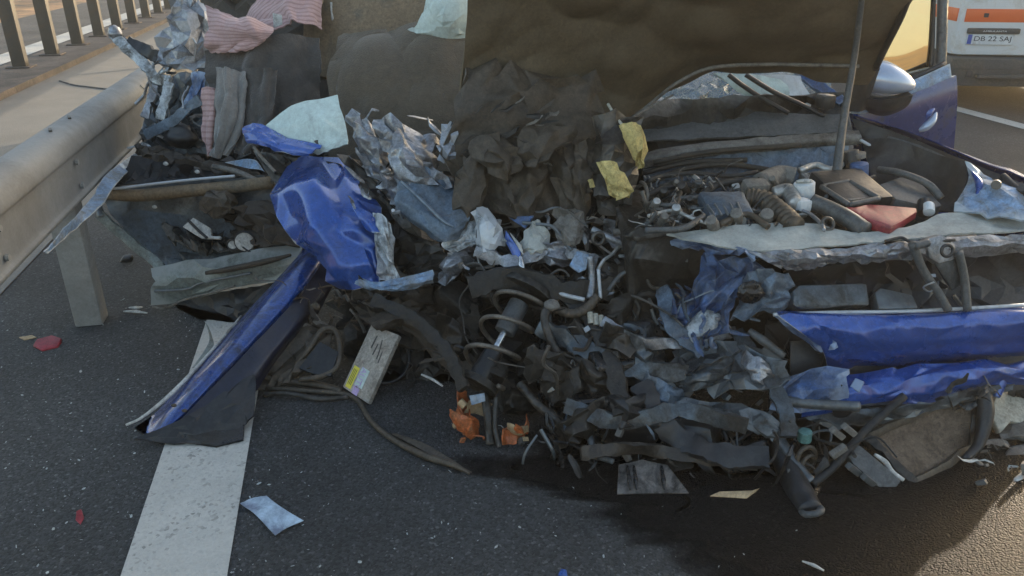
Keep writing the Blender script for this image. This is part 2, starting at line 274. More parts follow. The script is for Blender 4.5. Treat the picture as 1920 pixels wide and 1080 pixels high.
def facets(rows, amp, sc_, seed, cell, vary=0.0):
    """crushed sheet metal: an irregular triangulated net with straight folds and flat facets between them"""
    f0 = [[tuple(p) for p in pts(r)] for r in rows]; r_ = np.random.RandomState(seed * 31 + 7)
    R0 = np.array([crs(r, 24) for r in f0]); A0 = np.stack([crs(R0[:, j], 24) for j in range(24)], 1)
    lu = np.linalg.norm(np.diff(A0, axis=1), axis=2).sum(1).mean(); lv = np.linalg.norm(np.diff(A0, axis=0), axis=2).sum(0).mean()
    nu = int(np.clip(lu / cell, 6, 70)) + 1; nv = int(np.clip(lv / cell, 6, 70)) + 1
    gu = np.tile(np.linspace(0, 1, nu), (nv, 1)); gv = np.tile(np.linspace(0, 1, nv)[:, None], (1, nu))
    ju = r_.uniform(-0.36, 0.36, (nv, nu)) / (nu - 1); jv = r_.uniform(-0.36, 0.36, (nv, nu)) / (nv - 1)
    ju[:, (0, -1)] = 0; jv[(0, -1), :] = 0; gu = np.clip(gu + ju, 0, 1); gv = np.clip(gv + jv, 0, 1)
    x = gu * 23; y = gv * 23; i = np.minimum(x.astype(int), 22); j = np.minimum(y.astype(int), 22); fx = (x - i)[..., None]; fy = (y - j)[..., None]
    A = (A0[j, i] * (1 - fx) * (1 - fy) + A0[j, i + 1] * fx * (1 - fy) + A0[j + 1, i] * (1 - fx) * fy + A0[j + 1, i + 1] * fx * fy)
    du = np.gradient(A, axis=1); dv = np.gradient(A, axis=0); n = np.cross(du, dv); n /= np.maximum(np.linalg.norm(n, axis=2, keepdims=True), 1e-9)
    H = np.zeros((nv, nu))
    for k in range(4):
        d = r_.normal(size=3); d /= np.linalg.norm(d); fr = sc_ * (0.22 + 0.2 * k); H += tri(A @ d * fr + r_.rand() * 5) / (1 + 0.5 * k)
    H = 0.42 * H + r_.uniform(-0.5, 0.5, (nv, nu)) * 0.8
    H = H * (1 - vary + vary * gv ** 1.5)
    B = A + n * (amp * H)[..., None] + r_.uniform(-1, 1, (nv, nu, 3)) * amp * 0.12
    return B, nu, nv, r_
def sheet(name, m, rows, parent=None, nu=26, nv=20, amp=0.0, sc_=9.0, thick=0.003, jag=0.0, seed=0, curved=True, smooth=True, fold=0.0, hole=0.0, soft=None, cell=0.028, vary=0.0, edge=None, taut=False):
    """a bent panel through a net of control points, with creases, torn edges and thickness"""
    f = crs if curved else lin
    if soft is None: soft = amp < 0.0095
    rnd = None
    if not soft:
        B, nu, nv, rnd = facets(rows, amp, sc_, seed, cell, vary)
    else:
        R = [f([tuple(p) for p in pts(r)], nu) for r in rows]
        R = np.array(R); A = np.stack([f(R[:, j], nv) for j in range(nu)], 1)          # nv,nu,3
        du = np.gradient(A, axis=1); dv = np.gradient(A, axis=0); nrm = np.cross(du, dv); ln = np.linalg.norm(nrm, axis=2, keepdims=True); nrm = nrm / np.maximum(ln, 1e-9)
        B = A.copy()
        if amp:
            H = np.array([[ridged(A[i, j], sc_, seed) for j in range(nu)] for i in range(nv)]); B = B + nrm * (amp * H)[:, :, None]
        if fold:
            for i in range(nv):
                for j in range(nu):
                    ph = j / (nu - 1) * (5.5 + seed % 5 * 1.1) + 3.5 * mn.noise(Vector((seed, i / nv * 2.2, j / nu * 2.6)))
                    B[i, j] += nrm[i, j] * fold * (math.sin(ph) + 0.45 * math.sin(ph * 2.3 + 1)) * (0.5 + 0.5 * i / (nv - 1))
    if jag:
        k_ = 1.0 if soft else 1.6
        for i in range(nv):
            for j in range(nu):
                if i in (0, nv - 1) or j in (0, nu - 1):
                    B[i, j] += k_ * jag * np.array(mn.noise_vector(Vector(B[i, j]) * 37 + Vector((seed * 3, 7, 1))))
    du = np.gradient(B, axis=1); dv = np.gradient(B, axis=0); nrm = np.cross(du, dv); nrm /= np.maximum(np.linalg.norm(nrm, axis=2, keepdims=True), 1e-9)
    K = B - nrm * thick
    V = np.vstack([B.reshape(-1, 3), K.reshape(-1, 3)]); V[:, 2] = np.maximum(V[:, 2], 0.005); o = nv * nu; Fs = []
    dead = set()
    if hole:
        for i in range(nv - 1):
            for j in range(nu - 1):
                if mn.noise(Vector((i * 0.33 + seed * 2.7, j * 0.33, seed))) > 0.75 - hole: dead.add((i, j))
    for i in range(nv - 1):
        for j in range(nu - 1):
            if (i, j) in dead: continue
            a, b, c, d = i * nu + j, i * nu + j + 1, (i + 1) * nu + j + 1, (i + 1) * nu + j
            if soft: Fs += [(a, b, c, d), (d + o, c + o, b + o, a + o)]
            else:
                T = [(a, b, c), (a, c, d)] if rnd.rand() < 0.5 else [(a, b, d), (b, c, d)]
                Fs += T + [tuple(q + o for q in reversed(t)) for t in T]
    for j in range(nu - 1):
        Fs += [(j + 1, j, j + o, j + 1 + o)]; k = (nv - 1) * nu; Fs += [(k + j, k + j + 1, k + j + 1 + o, k + j + o)]
    for i in range(nv - 1):
        a = i * nu; Fs += [(a, a + nu, a + nu + o, a + o)]; a = i * nu + nu - 1; Fs += [(a + nu, a, a + o, a + nu + o)]
    uv = [(j / (nu - 1), i / (nv - 1)) for i in range(nv) for j in range(nu)] * 2
    ob = finish(name, V, Fs, m, parent, smooth, uv)
    ob.data.set_sharp_from_angle(angle=math.radians(20 if not soft else 60))
    if taut and not soft:                                     # taut bends: rounded folds that keep their crease
        me = ob.data; bm = bmesh.new(); bm.from_mesh(me); lay = bm.edges.layers.float.new('crease_edge')
        for e in bm.edges:
            a_ = e.calc_face_angle(0.0) if len(e.link_faces) == 2 else 1.6
            e[lay] = 1.0 if a_ > 1.2 else min(0.92, a_ * 1.7); e.smooth = a_ < 1.2
        bm.to_mesh(me); bm.free(); md = ob.modifiers.new('bends', 'SUBSURF'); md.levels = md.render_levels = 2
    if edge:
        em, er, sides = edge; S = {'t': B[0], 'b': B[-1], 'l': B[:, 0], 'r': B[:, -1]}
        for k in sides:
            n_ = len(S[k]); v, fc = tube_geo([Vector(q) for q in S[k]], [er * (0.35 + 0.9 * abs(mn.noise(Vector((q * 0.7, seed, 2))))) for q in range(n_)], 6, n_, False)
            finish('torn_edge', v, fc, em, ob)
    return ob

def tube_geo(path, rad, seg=10, n=None, smooth_path=True):
    Q = [tuple(p) for p in pts(path)]
    n = n or max(6, 6 * len(Q)); A = crs(Q, n) if smooth_path else lin(Q, n)
    rr = np.interp(np.linspace(0, 1, n), np.linspace(0, 1, len(rad)), rad) if isinstance(rad, (list, tuple)) else np.full(n, rad)
    T = np.gradient(A, axis=0); T /= np.maximum(np.linalg.norm(T, axis=1, keepdims=True), 1e-9)
    up = Vector((0, 0, 1)) if abs(T[0][2]) < 0.9 else Vector((1, 0, 0)); V = []; prev = None
    for i in range(n):
        t = Vector(T[i]); a = (prev if prev is not None else up); a = (a - t * a.dot(t)).normalized(); b = t.cross(a); prev = a
        for k in range(seg):
            w_ = 2 * math.pi * k / seg; V.append(tuple(Vector(A[i]) + (a * math.cos(w_) + b * math.sin(w_)) * rr[i]))
    Fs = [(i * seg + k, i * seg + (k + 1) % seg, (i + 1) * seg + (k + 1) % seg, (i + 1) * seg + k) for i in range(n - 1) for k in range(seg)]
    Fs += [tuple(range(seg - 1, -1, -1)), tuple((n - 1) * seg + k for k in range(seg))]
    return V, Fs
def tube(name, m, path, rad, parent=None, seg=10, n=None, smooth_path=True, ribs=0):
    if ribs:
        rad = [rad * (1.0 if k % 2 else 0.8) for k in range(ribs * 2)]; n = ribs * 4
    V, Fs = tube_geo(path, rad, seg, n, smooth_path)
    return finish(name, V, Fs, m, parent)
def boxgeo(c, ax, ay, az):
    V = [c + ax * i + ay * j + az * k for i in (-1, 1) for j in (-1, 1) for k in (-1, 1)]
    return V, [(0, 1, 3, 2), (4, 6, 7, 5), (0, 4, 5, 1), (2, 3, 7, 6), (0, 2, 6, 4), (1, 5, 7, 3)]
def bevelled(name, V, Fs, m, parent, bev, crush=0.0, sub=0, seed=0, smooth=True):
    bm = bmesh.new(); vs = [bm.verts.new(tuple(v)) for v in V]
    for f in Fs: bm.faces.new([vs[i] for i in f])
    if bev: bmesh.ops.bevel(bm, geom=bm.edges[:], offset=bev, segments=2, affect='EDGES', profile=0.6)
    if sub: bmesh.ops.subdivide_edges(bm, edges=bm.edges[:], cuts=sub, use_grid_fill=True)
    if crush:
        bm.normal_update()
        for v in bm.verts:
            v.co += Vector(mn.noise_vector(v.co * 9 + Vector((seed, 0, seed * 2)))) * crush + v.normal * crush * 0.8 * ridged(v.co, 14, seed)
    bmesh.ops.recalc_face_normals(bm, faces=bm.faces[:])
    bm.verts.index_update(); VV = [v.co.copy() for v in bm.verts]; FF = [tuple(v.index for v in f.verts) for f in bm.faces]; bm.free()
    ob = finish(name, VV, FF, m, parent, smooth)
    try: ob.data.set_sharp_from_angle(angle=math.radians(38))
    except Exception: pass
    return ob
def box(name, m, c, size, parent=None, rz=0.0, rx=0.0, ry=0.0, bev=0.006, crush=0.0, sub=0, seed=0):
    from mathutils import Euler
    M = Euler((rx, ry, rz)).to_matrix(); a = M @ Vector((size[0] / 2, 0, 0)); b = M @ Vector((0, size[1] / 2, 0)); d = M @ Vector((0, 0, size[2] / 2))
    V, Fs = boxgeo(Vector(c), a, b, d)
    return bevelled(name, V, Fs, m, parent, min(bev, min(size) * 0.3), crush, sub, seed)
def slab(name, m, outline, depth, parent=None, bev=0.003, crush=0.0, sub=0, seed=0, back=None):
    """a plate with its own outline (pixels + depth), given real thickness away from the camera"""
    Q = pts(outline); n = len(Q)
    nn = Vector((0, 0, 0))
    for i in range(n): nn += Q[i].cross(Q[(i + 1) % n])
    nn.normalize()
    cpt = sum(Q, Vector()) / n
    if back is None: back = nn if nn.dot(cpt - Vector((0, 0, CAM_H))) > 0 else -nn
    V = Q + [q + back * depth for q in Q]
    Fs = [tuple(range(n)), tuple(range(2 * n - 1, n - 1, -1))] + [(i, i + n, (i + 1) % n + n, (i + 1) % n) for i in range(n)]
    bm = bmesh.new(); vs = [bm.verts.new(tuple(v)) for v in V]
    for f in Fs: bm.faces.new([vs[i] for i in f])
    bmesh.ops.recalc_face_normals(bm, faces=bm.faces[:])
    if bev: bmesh.ops.bevel(bm, geom=bm.edges[:], offset=bev, segments=2, affect='EDGES', profile=0.6)
    if sub or crush:
        bmesh.ops.triangulate(bm, faces=[f for f in bm.faces if len(f.verts) > 4])
        bmesh.ops.subdivide_edges(bm, edges=bm.edges[:], cuts=max(1, sub))
        bm.normal_update()
        for v in bm.verts: v.co += v.normal * crush * ridged(v.co, 12, seed) + Vector(mn.noise_vector(v.co * 11 + Vector((seed, 1, 2)))) * crush * 0.5
    bm.verts.index_update(); VV = [v.co.copy() for v in bm.verts]; FF = [tuple(v.index for v in f.verts) for f in bm.faces]; bm.free()
    ob = finish(name, VV, FF, m, parent, True)
    try: ob.data.set_sharp_from_angle(angle=math.radians(35))
    except Exception: pass
    return ob
def blob(name, m, c, size, parent=None, amp=0.3, sc_=6.0, seed=0, sub=4):
    bm = bmesh.new(); bmesh.ops.create_icosphere(bm, subdivisions=sub, radius=1.0)
    for v in bm.verts:
        r = 1 + amp * (ridged(v.co, sc_ * 0.2, seed) + 0.5 * mn.noise(v.co * sc_ * 0.5 + Vector((seed, 0, 0))))
        v.co = Vector((v.co.x * size[0] / 2, v.co.y * size[1] / 2, v.co.z * size[2] / 2)) * r + Vector(c)
    bm.verts.index_update(); V = [v.co.copy() for v in bm.verts]; Fs = [tuple(v.index for v in f.verts) for f in bm.faces]; bm.free()
    return finish(name, V, Fs, m, parent)
def cyl(name, m, a, b, r, parent=None, seg=20, r2=None, bev=0.0):
    V, Fs = tube_geo([Vector(a), Vector(b)], [r, r2 or r], seg, 2, False)
    return bevelled(name, V, Fs, m, parent, bev)
def ring(name, m, c, normal, R, r, parent=None, seg=28, n=8):
    nn = Vector(normal).normalized(); a = nn.orthogonal().normalized(); b = nn.cross(a); c = Vector(c); V = []; Fs = []
    for i in range(seg):
        t = 2 * math.pi * i / seg; d = a * math.cos(t) + b * math.sin(t)
        for k in range(n):
            s = 2 * math.pi * k / n; V.append(c + d * (R + r * math.cos(s)) + nn * r * math.sin(s))
    for i in range(seg):
        for k in range(n): Fs.append((i * n + k, ((i + 1) % seg) * n + k, ((i + 1) % seg) * n + (k + 1) % n, i * n + (k + 1) % n))
    return finish(name, V, Fs, m, parent)
def text(name, m, body, c, xdir, ydir, height, parent, fit=None):
    cu = bpy.data.curves.new(name, 'FONT'); cu.body = body; cu.align_x = 'CENTER'; cu.align_y = 'CENTER'; cu.extrude = 0.0008
    to = bpy.data.objects.new(name, cu); COL.objects.link(to)
    bpy.context.view_layer.update()
    me = to.evaluated_get(bpy.context.evaluated_depsgraph_get()).to_mesh()
    V = [v.co.copy() for v in me.vertices]; Fs = [tuple(p.vertices) for p in me.polygons]
    bpy.data.objects.remove(to)
    if not V: return None
    xs = [v.x for v in V]; ys = [v.y for v in V]; kx = ky = height / (max(ys) - min(ys))
    if fit: kx = fit / (max(xs) - min(xs))
    cx, cy = (max(xs) + min(xs)) / 2, (max(ys) + min(ys)) / 2
    X = Vector(xdir).normalized(); Y = Vector(ydir).normalized(); Z = X.cross(Y)
    W = [Vector(c) + X * (v.x - cx) * kx + Y * (v.y - cy) * ky + Z * v.z for v in V]
    return finish(name, W, Fs, m, parent, False)

def bar(name, m, path, w_, h_, parent=None, n=None, seed=0, dent=0.25):
    """a bent pressed-steel bar: flattened, dented section instead of a round pipe"""
    Q = [tuple(p) for p in pts(path)]; n = n or 7 * len(Q); A = crs(Q, n); T = np.gradient(A, axis=0); V = []; prev = None
    for i in range(n):
        t = Vector(T[i]).normalized(); a = prev or Vector((0.2, -1, 0.4)); a = (a - t * a.dot(t)).normalized(); b = t.cross(a); prev = a
        k = 1 + dent * mn.noise(Vector((i * 0.45, seed, 3))); j = 1 + dent * mn.noise(Vector((i * 0.38, seed, 9))); tw = 0.9 * mn.noise(Vector((i * 0.12, seed, 5)))
        a2 = a * math.cos(tw) + b * math.sin(tw); b2 = b * math.cos(tw) - a * math.sin(tw); c = Vector(A[i]) + Vector(mn.noise_vector(Vector((i * 0.4, seed * 3, 1)))) * h_ * 0.4
        for x, y in ((-1, -0.5), (-0.8, -1), (0.75, -1), (1, -0.3), (1, 0.6), (0.2, 1), (-0.9, 0.8)): V.append(c + b2 * x * w_ * k + a2 * y * h_ * j)
    Fs = [(i * 7 + q, i * 7 + (q + 1) % 7, (i + 1) * 7 + (q + 1) % 7, (i + 1) * 7 + q) for i in range(n - 1) for q in range(7)] + [tuple(range(6, -1, -1)), tuple((n - 1) * 7 + q for q in range(7))]
    ob = finish(name, V, Fs, m, parent); ob.data.set_sharp_from_angle(angle=math.radians(30)); return ob

KEEP_CLEAR = [(862, 535, 1010, 735), (845, 735, 1000, 835), (630, 600, 760, 760)]
def scraps(name, parent, box_px, depth, n, seed, mats, size=(0.012, 0.07), jitter=0.12, kinds='tss', keep=0.42, aim=None):
    """a tangle of small torn bits too many and too small to pick apart: real geometry, one part"""
    rnd = random.Random(seed); V = []; Fs = []; MI = []
    for q in range(int(n * keep)):
        px = rnd.uniform(box_px[0], box_px[2]); py = rnd.uniform(box_px[1], box_px[3]); c = P(px, py, depth(py) + rnd.uniform(-0.2, 1.0) * jitter * 0.6)
        if c.z < 0.012: c.z = 0.012 + rnd.random() * 0.02
        if any(a0 < px < a1 and b0 < py < b1 for a0, b0, a1, b1 in KEEP_CLEAR): continue
        mi = rnd.randrange(len(mats)); k = rnd.choice(kinds); s = rnd.uniform(*size)
        d = Vector((rnd.gauss(0, 1), rnd.gauss(0, 0.6), rnd.gauss(0, 0.9))).normalized()
        if aim is not None: d = (Vector(aim) + d * 0.35).normalized()
        if k == 't':
            path = [c]; dd = d.copy()
            for _ in range(4):
                dd = (dd + Vector((rnd.gauss(0, 0.5), rnd.gauss(0, 0.4), rnd.gauss(0, 0.5) - 0.12))).normalized(); path.append(path[-1] + dd * s * 1.1)
            v, f = tube_geo(path, rnd.choice((0.0018, 0.0025, 0.004, 0.006)), 6, 16)
        elif k == 'b':
            a = d * s * 0.5; b = d.orthogonal().normalized() * s * rnd.uniform(0.2, 0.5); z = a.cross(b).normalized() * s * rnd.uniform(0.12, 0.4)
            bm = bmesh.new(); v, f = boxgeo(c, a, b, z); vs = [bm.verts.new(p + Vector((rnd.gauss(0, 1), rnd.gauss(0, 1), rnd.gauss(0, 1))) * s * 0.06) for p in v]
            for g in f: bm.faces.new([vs[i] for i in g])
            bmesh.ops.bevel(bm, geom=bm.edges[:], offset=s * 0.06, segments=1, affect='EDGES'); bm.verts.index_update()
            v = [p.co.copy() for p in bm.verts]; f = [tuple(p.index for p in g.verts) for g in bm.faces]; bm.free()
        else:
            b = d.orthogonal().normalized(); nr = d.cross(b); wd = s * rnd.uniform(0.10, 0.30); v = []; f = []; m_ = 9; cur = c - d * s; dd = d.copy(); off = 0
            for i in range(m_):
                if i % 3 == 1: dd = (dd + nr * rnd.gauss(0, 0.7) + b * rnd.gauss(0, 0.4)).normalized()
                cur = cur + dd * s * 0.28; ww = wd * (0.35 + 0.65 * math.sin(math.pi * (i + 0.6) / m_)) * rnd.uniform(0.75, 1.15)
                for sg in (-1, 0, 1): v.append(cur + b * sg * ww + nr * (wd * 0.35 if sg == 0 else 0))
            for i in range(m_ - 1):
                for j in range(2): a_ = i * 3 + j; f.append((a_, a_ + 1, a_ + 4, a_ + 3))
            o_ = len(v); v = v + [p - nr * 0.0015 for p in v]; f = f + [tuple(x + o_ for x in reversed(g)) for g in f]
        for p in v:
            p = Vector(p); p.z = max(p.z, 0.006); V.append(tuple(p))
        base = len(V) - len(v); Fs += [tuple(x + base for x in g) for g in f]; MI += [mi] * len(f)
    ob = finish(name, V, Fs, None, parent, True, None, MI, mats); ob.data.set_sharp_from_angle(angle=math.radians(35))
    ob['kind'] = 'stuff'
    return ob

# ================================================================ the setting
def strip(name, m, o0, o1, z, l0=-12, l1=60, n=1, thick=None):
    V = []; Fs = []
    for i in range(n + 1):
        l = l0 + (l1 - l0) * i / n
        V += [RN * o0 + RD * l + Vector((0, 0, z)), RN * o1 + RD * l + Vector((0, 0, z))]
    for i in range(n): Fs.append((2 * i, 2 * i + 1, 2 * i + 3, 2 * i + 2))
    if thick:
        k = len(V); V += [v - Vector((0, 0, thick)) for v in V]
        for i in range(n): Fs += [(2 * i, 2 * i + 2, 2 * i + 2 + k, 2 * i + k), (2 * i + 1, 2 * i + 1 + k, 2 * i + 3 + k, 2 * i + 3)]
        Fs += [(0, k, k + 1, 1)]
    o = finish(name, V, Fs, m, None, False); return o
def flat(name, m, z, R=600):
    return finish(name, [(-R, -R, z), (R, -R, z), (R, R, z), (-R, R, z)], [(0, 1, 2, 3)], m, None, False)
for o, lb in ((flat('ground', 'earth', -0.03), 'brown earth around the motorway, orange in place of sunlight on pavement'),
              (strip('road', 'asphalt', -1.55, 13.0, 0.0, -30, 250), 'dark grey motorway asphalt with pale grit'),
              (strip('median', 'concrete', -3.30, -1.55, 0.004, -30, 250), 'pale concrete strip behind the guardrail'),
              (strip('kerb', 'kerb_stone', -3.98, -3.30, 0.07, -30, 250, 1, 0.10), 'low dirty brown kerb under the far railing'),
              (strip('opposite_road', 'asphalt_far', -6.45, -3.98, 0.0, -30, 250), 'grey asphalt of the opposite carriageway')):
    tag(o, lb, None, None, 'structure')
tag(strip('edge_line', 'road_paint', -0.632, -0.380, 0.004, -10, 120), 'wide worn white edge line on the near asphalt', None, None, 'structure')
tag(strip('lane_line', 'road_paint', 5.44, 5.60, 0.004, 1.0, 60), 'thin white lane line beyond the wrecked car', None, None, 'structure')
tag(strip('opposite_edge_line', 'road_paint', -4.62, -4.24, 0.004, -30, 120), 'white edge line of the opposite carriageway', None, None, 'structure')
# crack in the concrete median
tube('median_crack', 'shaded_grime', [G(112, 152, 0.006), G(140, 160, 0.006), G(170, 164, 0.006), G(204, 168, 0.006)], 0.012, bpy.data.objects['median'], 6)
# golden dry hillside across the road behind the viewer, facing the low sun
def hill():
    V = []; Fs = []; n, m_ = 60, 10
    for i in range(n + 1):
        a = math.radians(160 + 190 * i / n)          # behind the viewer, round to the right
        for j in range(m_ + 1):
            r = 55 + j * 9; h = 13 * math.sin(j / m_ * math.pi / 2) * (0.55 + 0.8 * mn.noise(Vector((i * 0.13, j * 0.2, 4.2))) + 0.3) + 0.6 * mn.noise(Vector((i * 0.7, j * 0.9, 1)))
            V.append((r * math.cos(a), r * math.sin(a), max(-0.05, h) if j else -0.1))
    for i in range(n):
        for j in range(m_): a = i * (m_ + 1) + j; Fs.append((a, a + m_ + 1, a + m_ + 2, a + 1))
    tag(finish('hill', V, Fs, 'grass_gold', None, True), 'sunlit dry golden hillside mirrored in the car window', None, None, 'structure')
hill()

# fluid spilled from the engine
def spill(name, outline, m, z, label, seed):
    Q = [G(x, y, z) for x, y in outline]; c = sum(Q, Vector()) / len(Q); A = crs([tuple(q) for q in Q + Q[:1]], 160)[:-1]; V = [c]; 
    for k, p in enumerate(A):
        p = Vector(p); d = (p - c); V.append(c + d * (1 + 0.16 * mn.noise(Vector((p.x * 9 + seed, p.y * 9, 0))) + 0.08 * mn.noise(Vector((p.x * 31, p.y * 31, seed)))))
    n = len(A); ring0 = V[1:]; W = [c]; val = [0.0]
    for k_, e_ in ((0.45, 0.0), (0.72, 0.25), (0.88, 0.6), (1.0, 1.0)):
        W += [c + (q - c) * k_ for q in ring0]; val += [e_] * n
    Fs = [(0, 1 + k, 1 + (k + 1) % n) for k in range(n)]
    for r_ in range(3): Fs += [(1 + r_ * n + k, 1 + (r_ + 1) * n + k, 1 + (r_ + 1) * n + (k + 1) % n, 1 + r_ * n + (k + 1) % n) for k in range(n)]
    ob = finish(name, W, Fs, m, None, False); ob.data.attributes.new('rim', 'FLOAT', 'POINT').data.foreach_set('value', val)
    tag(ob, label, 'spill')
spill('fluid_spill', [(830, 880), (900, 800), (1200, 760), (1600, 760), (2100, 740), (2700, 800), (3000, 1250), (2400, 1750), (1700, 1500), (1380, 1150), (1050, 965)], 'asphalt_wet', 0.004, 'black oily fluid spilled on the asphalt under the crushed engine', 3)

# ================================================================ guardrail
gr = thing('guardrail', RN * -1.13 + RD * 2.5, 'grey galvanised steel guardrail running along the median at left', 'guardrail')
prof = [(-0.005, 0.60), (-0.01, 0.72), (0.002, 0.757), (0.035, 0.773), (0.075, 0.770), (0.110, 0.748), (0.126, 0.715), (0.128, 0.69), (0.118, 0.675), (0.116, 0.60), (0.118, 0.545), (0.128, 0.530), (0.118, 0.512), (0.09, 0.508)]
pr = crs([(a, b, 0) for a, b in prof], 40); V = []; Fs = []
Ls = [-12 + 0.75 * i for i in range(70)]
for l in Ls:
    wob = 0.012 * mn.noise(Vector((l * 0.4, 0, 2)))
    for a, b, _ in pr: V.append(RN * (-1.13 + a + wob) + RD * l + Vector((0, 0, b + 0.01 * mn.noise(Vector((l * 0.3, 9, 2))))))
k = len(pr)
for i in range(len(Ls) - 1):
    for j in range(k - 1): Fs.append((i * k + j, i * k + j + 1, (i + 1) * k + j + 1, (i + 1) * k + j))
o_ = len(V); V += [v - RN * 0.004 for v in V]; Fs += [tuple(x + o_ for x in reversed(f)) for f in Fs]
finish('rail', V, Fs, 'galvanised', gr)
def lap(l0, l1, grow):
    V = []; Fs = []
    for l in (l0, l1):
        for a, b, _ in pr: V.append(RN * (-1.13 + 0.06 + (a - 0.06) * grow) + RD * l + Vector((0, 0, 0.64 + (b - 0.64) * grow)))
    Fs = [(j, j + 1, k + j + 1, k + j) for j in range(k - 1)]; o2 = len(V); V += [v - RN * 0.003 for v in V]; Fs += [tuple(x + o2 for x in reversed(f)) for f in Fs] + [(j + 1, j, j + o2, j + 1 + o2) for j in range(k - 1)] + [(k + j, k + j + 1, k + j + 1 + o2, k + j + o2) for j in range(k - 1)]
    finish('lap_joint', V, Fs, 'galvanised', gr)
lap(1.72, 2.06, 1.035); lap(5.8, 6.1, 1.035)
for l in (1.78, 1.99, 2.35, 3.1):
    for z in (0.565, 0.655):
        c = RN * (-1.13 + 0.121) + RD * l + Vector((0, 0, z)); cyl('bolt', 'post_zinc', c, c + RN * 0.010, 0.011, gr, 8)
for q, l in enumerate((-1.1, 2.42 + 0.68, 7.3, 11.3)):
    b = RN * -1.085 + RD * l
    box('post', 'post_zinc', b + Vector((0, 0, 0.33)), (0.105, 0.095, 0.66), gr, rz=math.radians(11.9), bev=0.012)
for x, y in ((201, 187), (181, 202), (110, 216)):                       # bolt slots on the rail's crown
    c = RN * -1.075 + RD * {201: 3.35, 181: 3.12, 110: 2.6}[x] + Vector((0, 0, 0.776))
    box('slot', 'shaded_grime', c, (0.012, 0.055, 0.006), gr, rz=math.radians(30), bev=0.002)

# far railing of the median: posts on the kerb, rail above
fr = thing('far_railing', RN * -3.8 + RD * 8 + Vector((0, 0, 0.13)), 'row of dark steel barrier posts on the kerb at upper left', 'railing')
sp_ = 1.14
l0 = (Vector((-5.8, 9.08, 0))).dot(RD)
for q in range(-1, 16):
    b = RN * -3.72 + RD * (l0 - 0.85 + sp_ * q)
    box('post', 'post_dark', b + Vector((0, 0, 0.07 + 0.5)), (0.15, 0.12, 1.0), fr, rz=math.radians(12), bev=0.012)
    box('base_plate', 'kerb_stone', b + Vector((0, 0, 0.078)), (0.26, 0.24, 0.016), fr, rz=math.radians(12), bev=0.003)
box('rail', 'post_zinc', RN * -3.60 + RD * 14 + Vector((0, 0, 1.05)), (0.08, 34, 0.3), fr, rz=math.radians(11.9), bev=0.02)

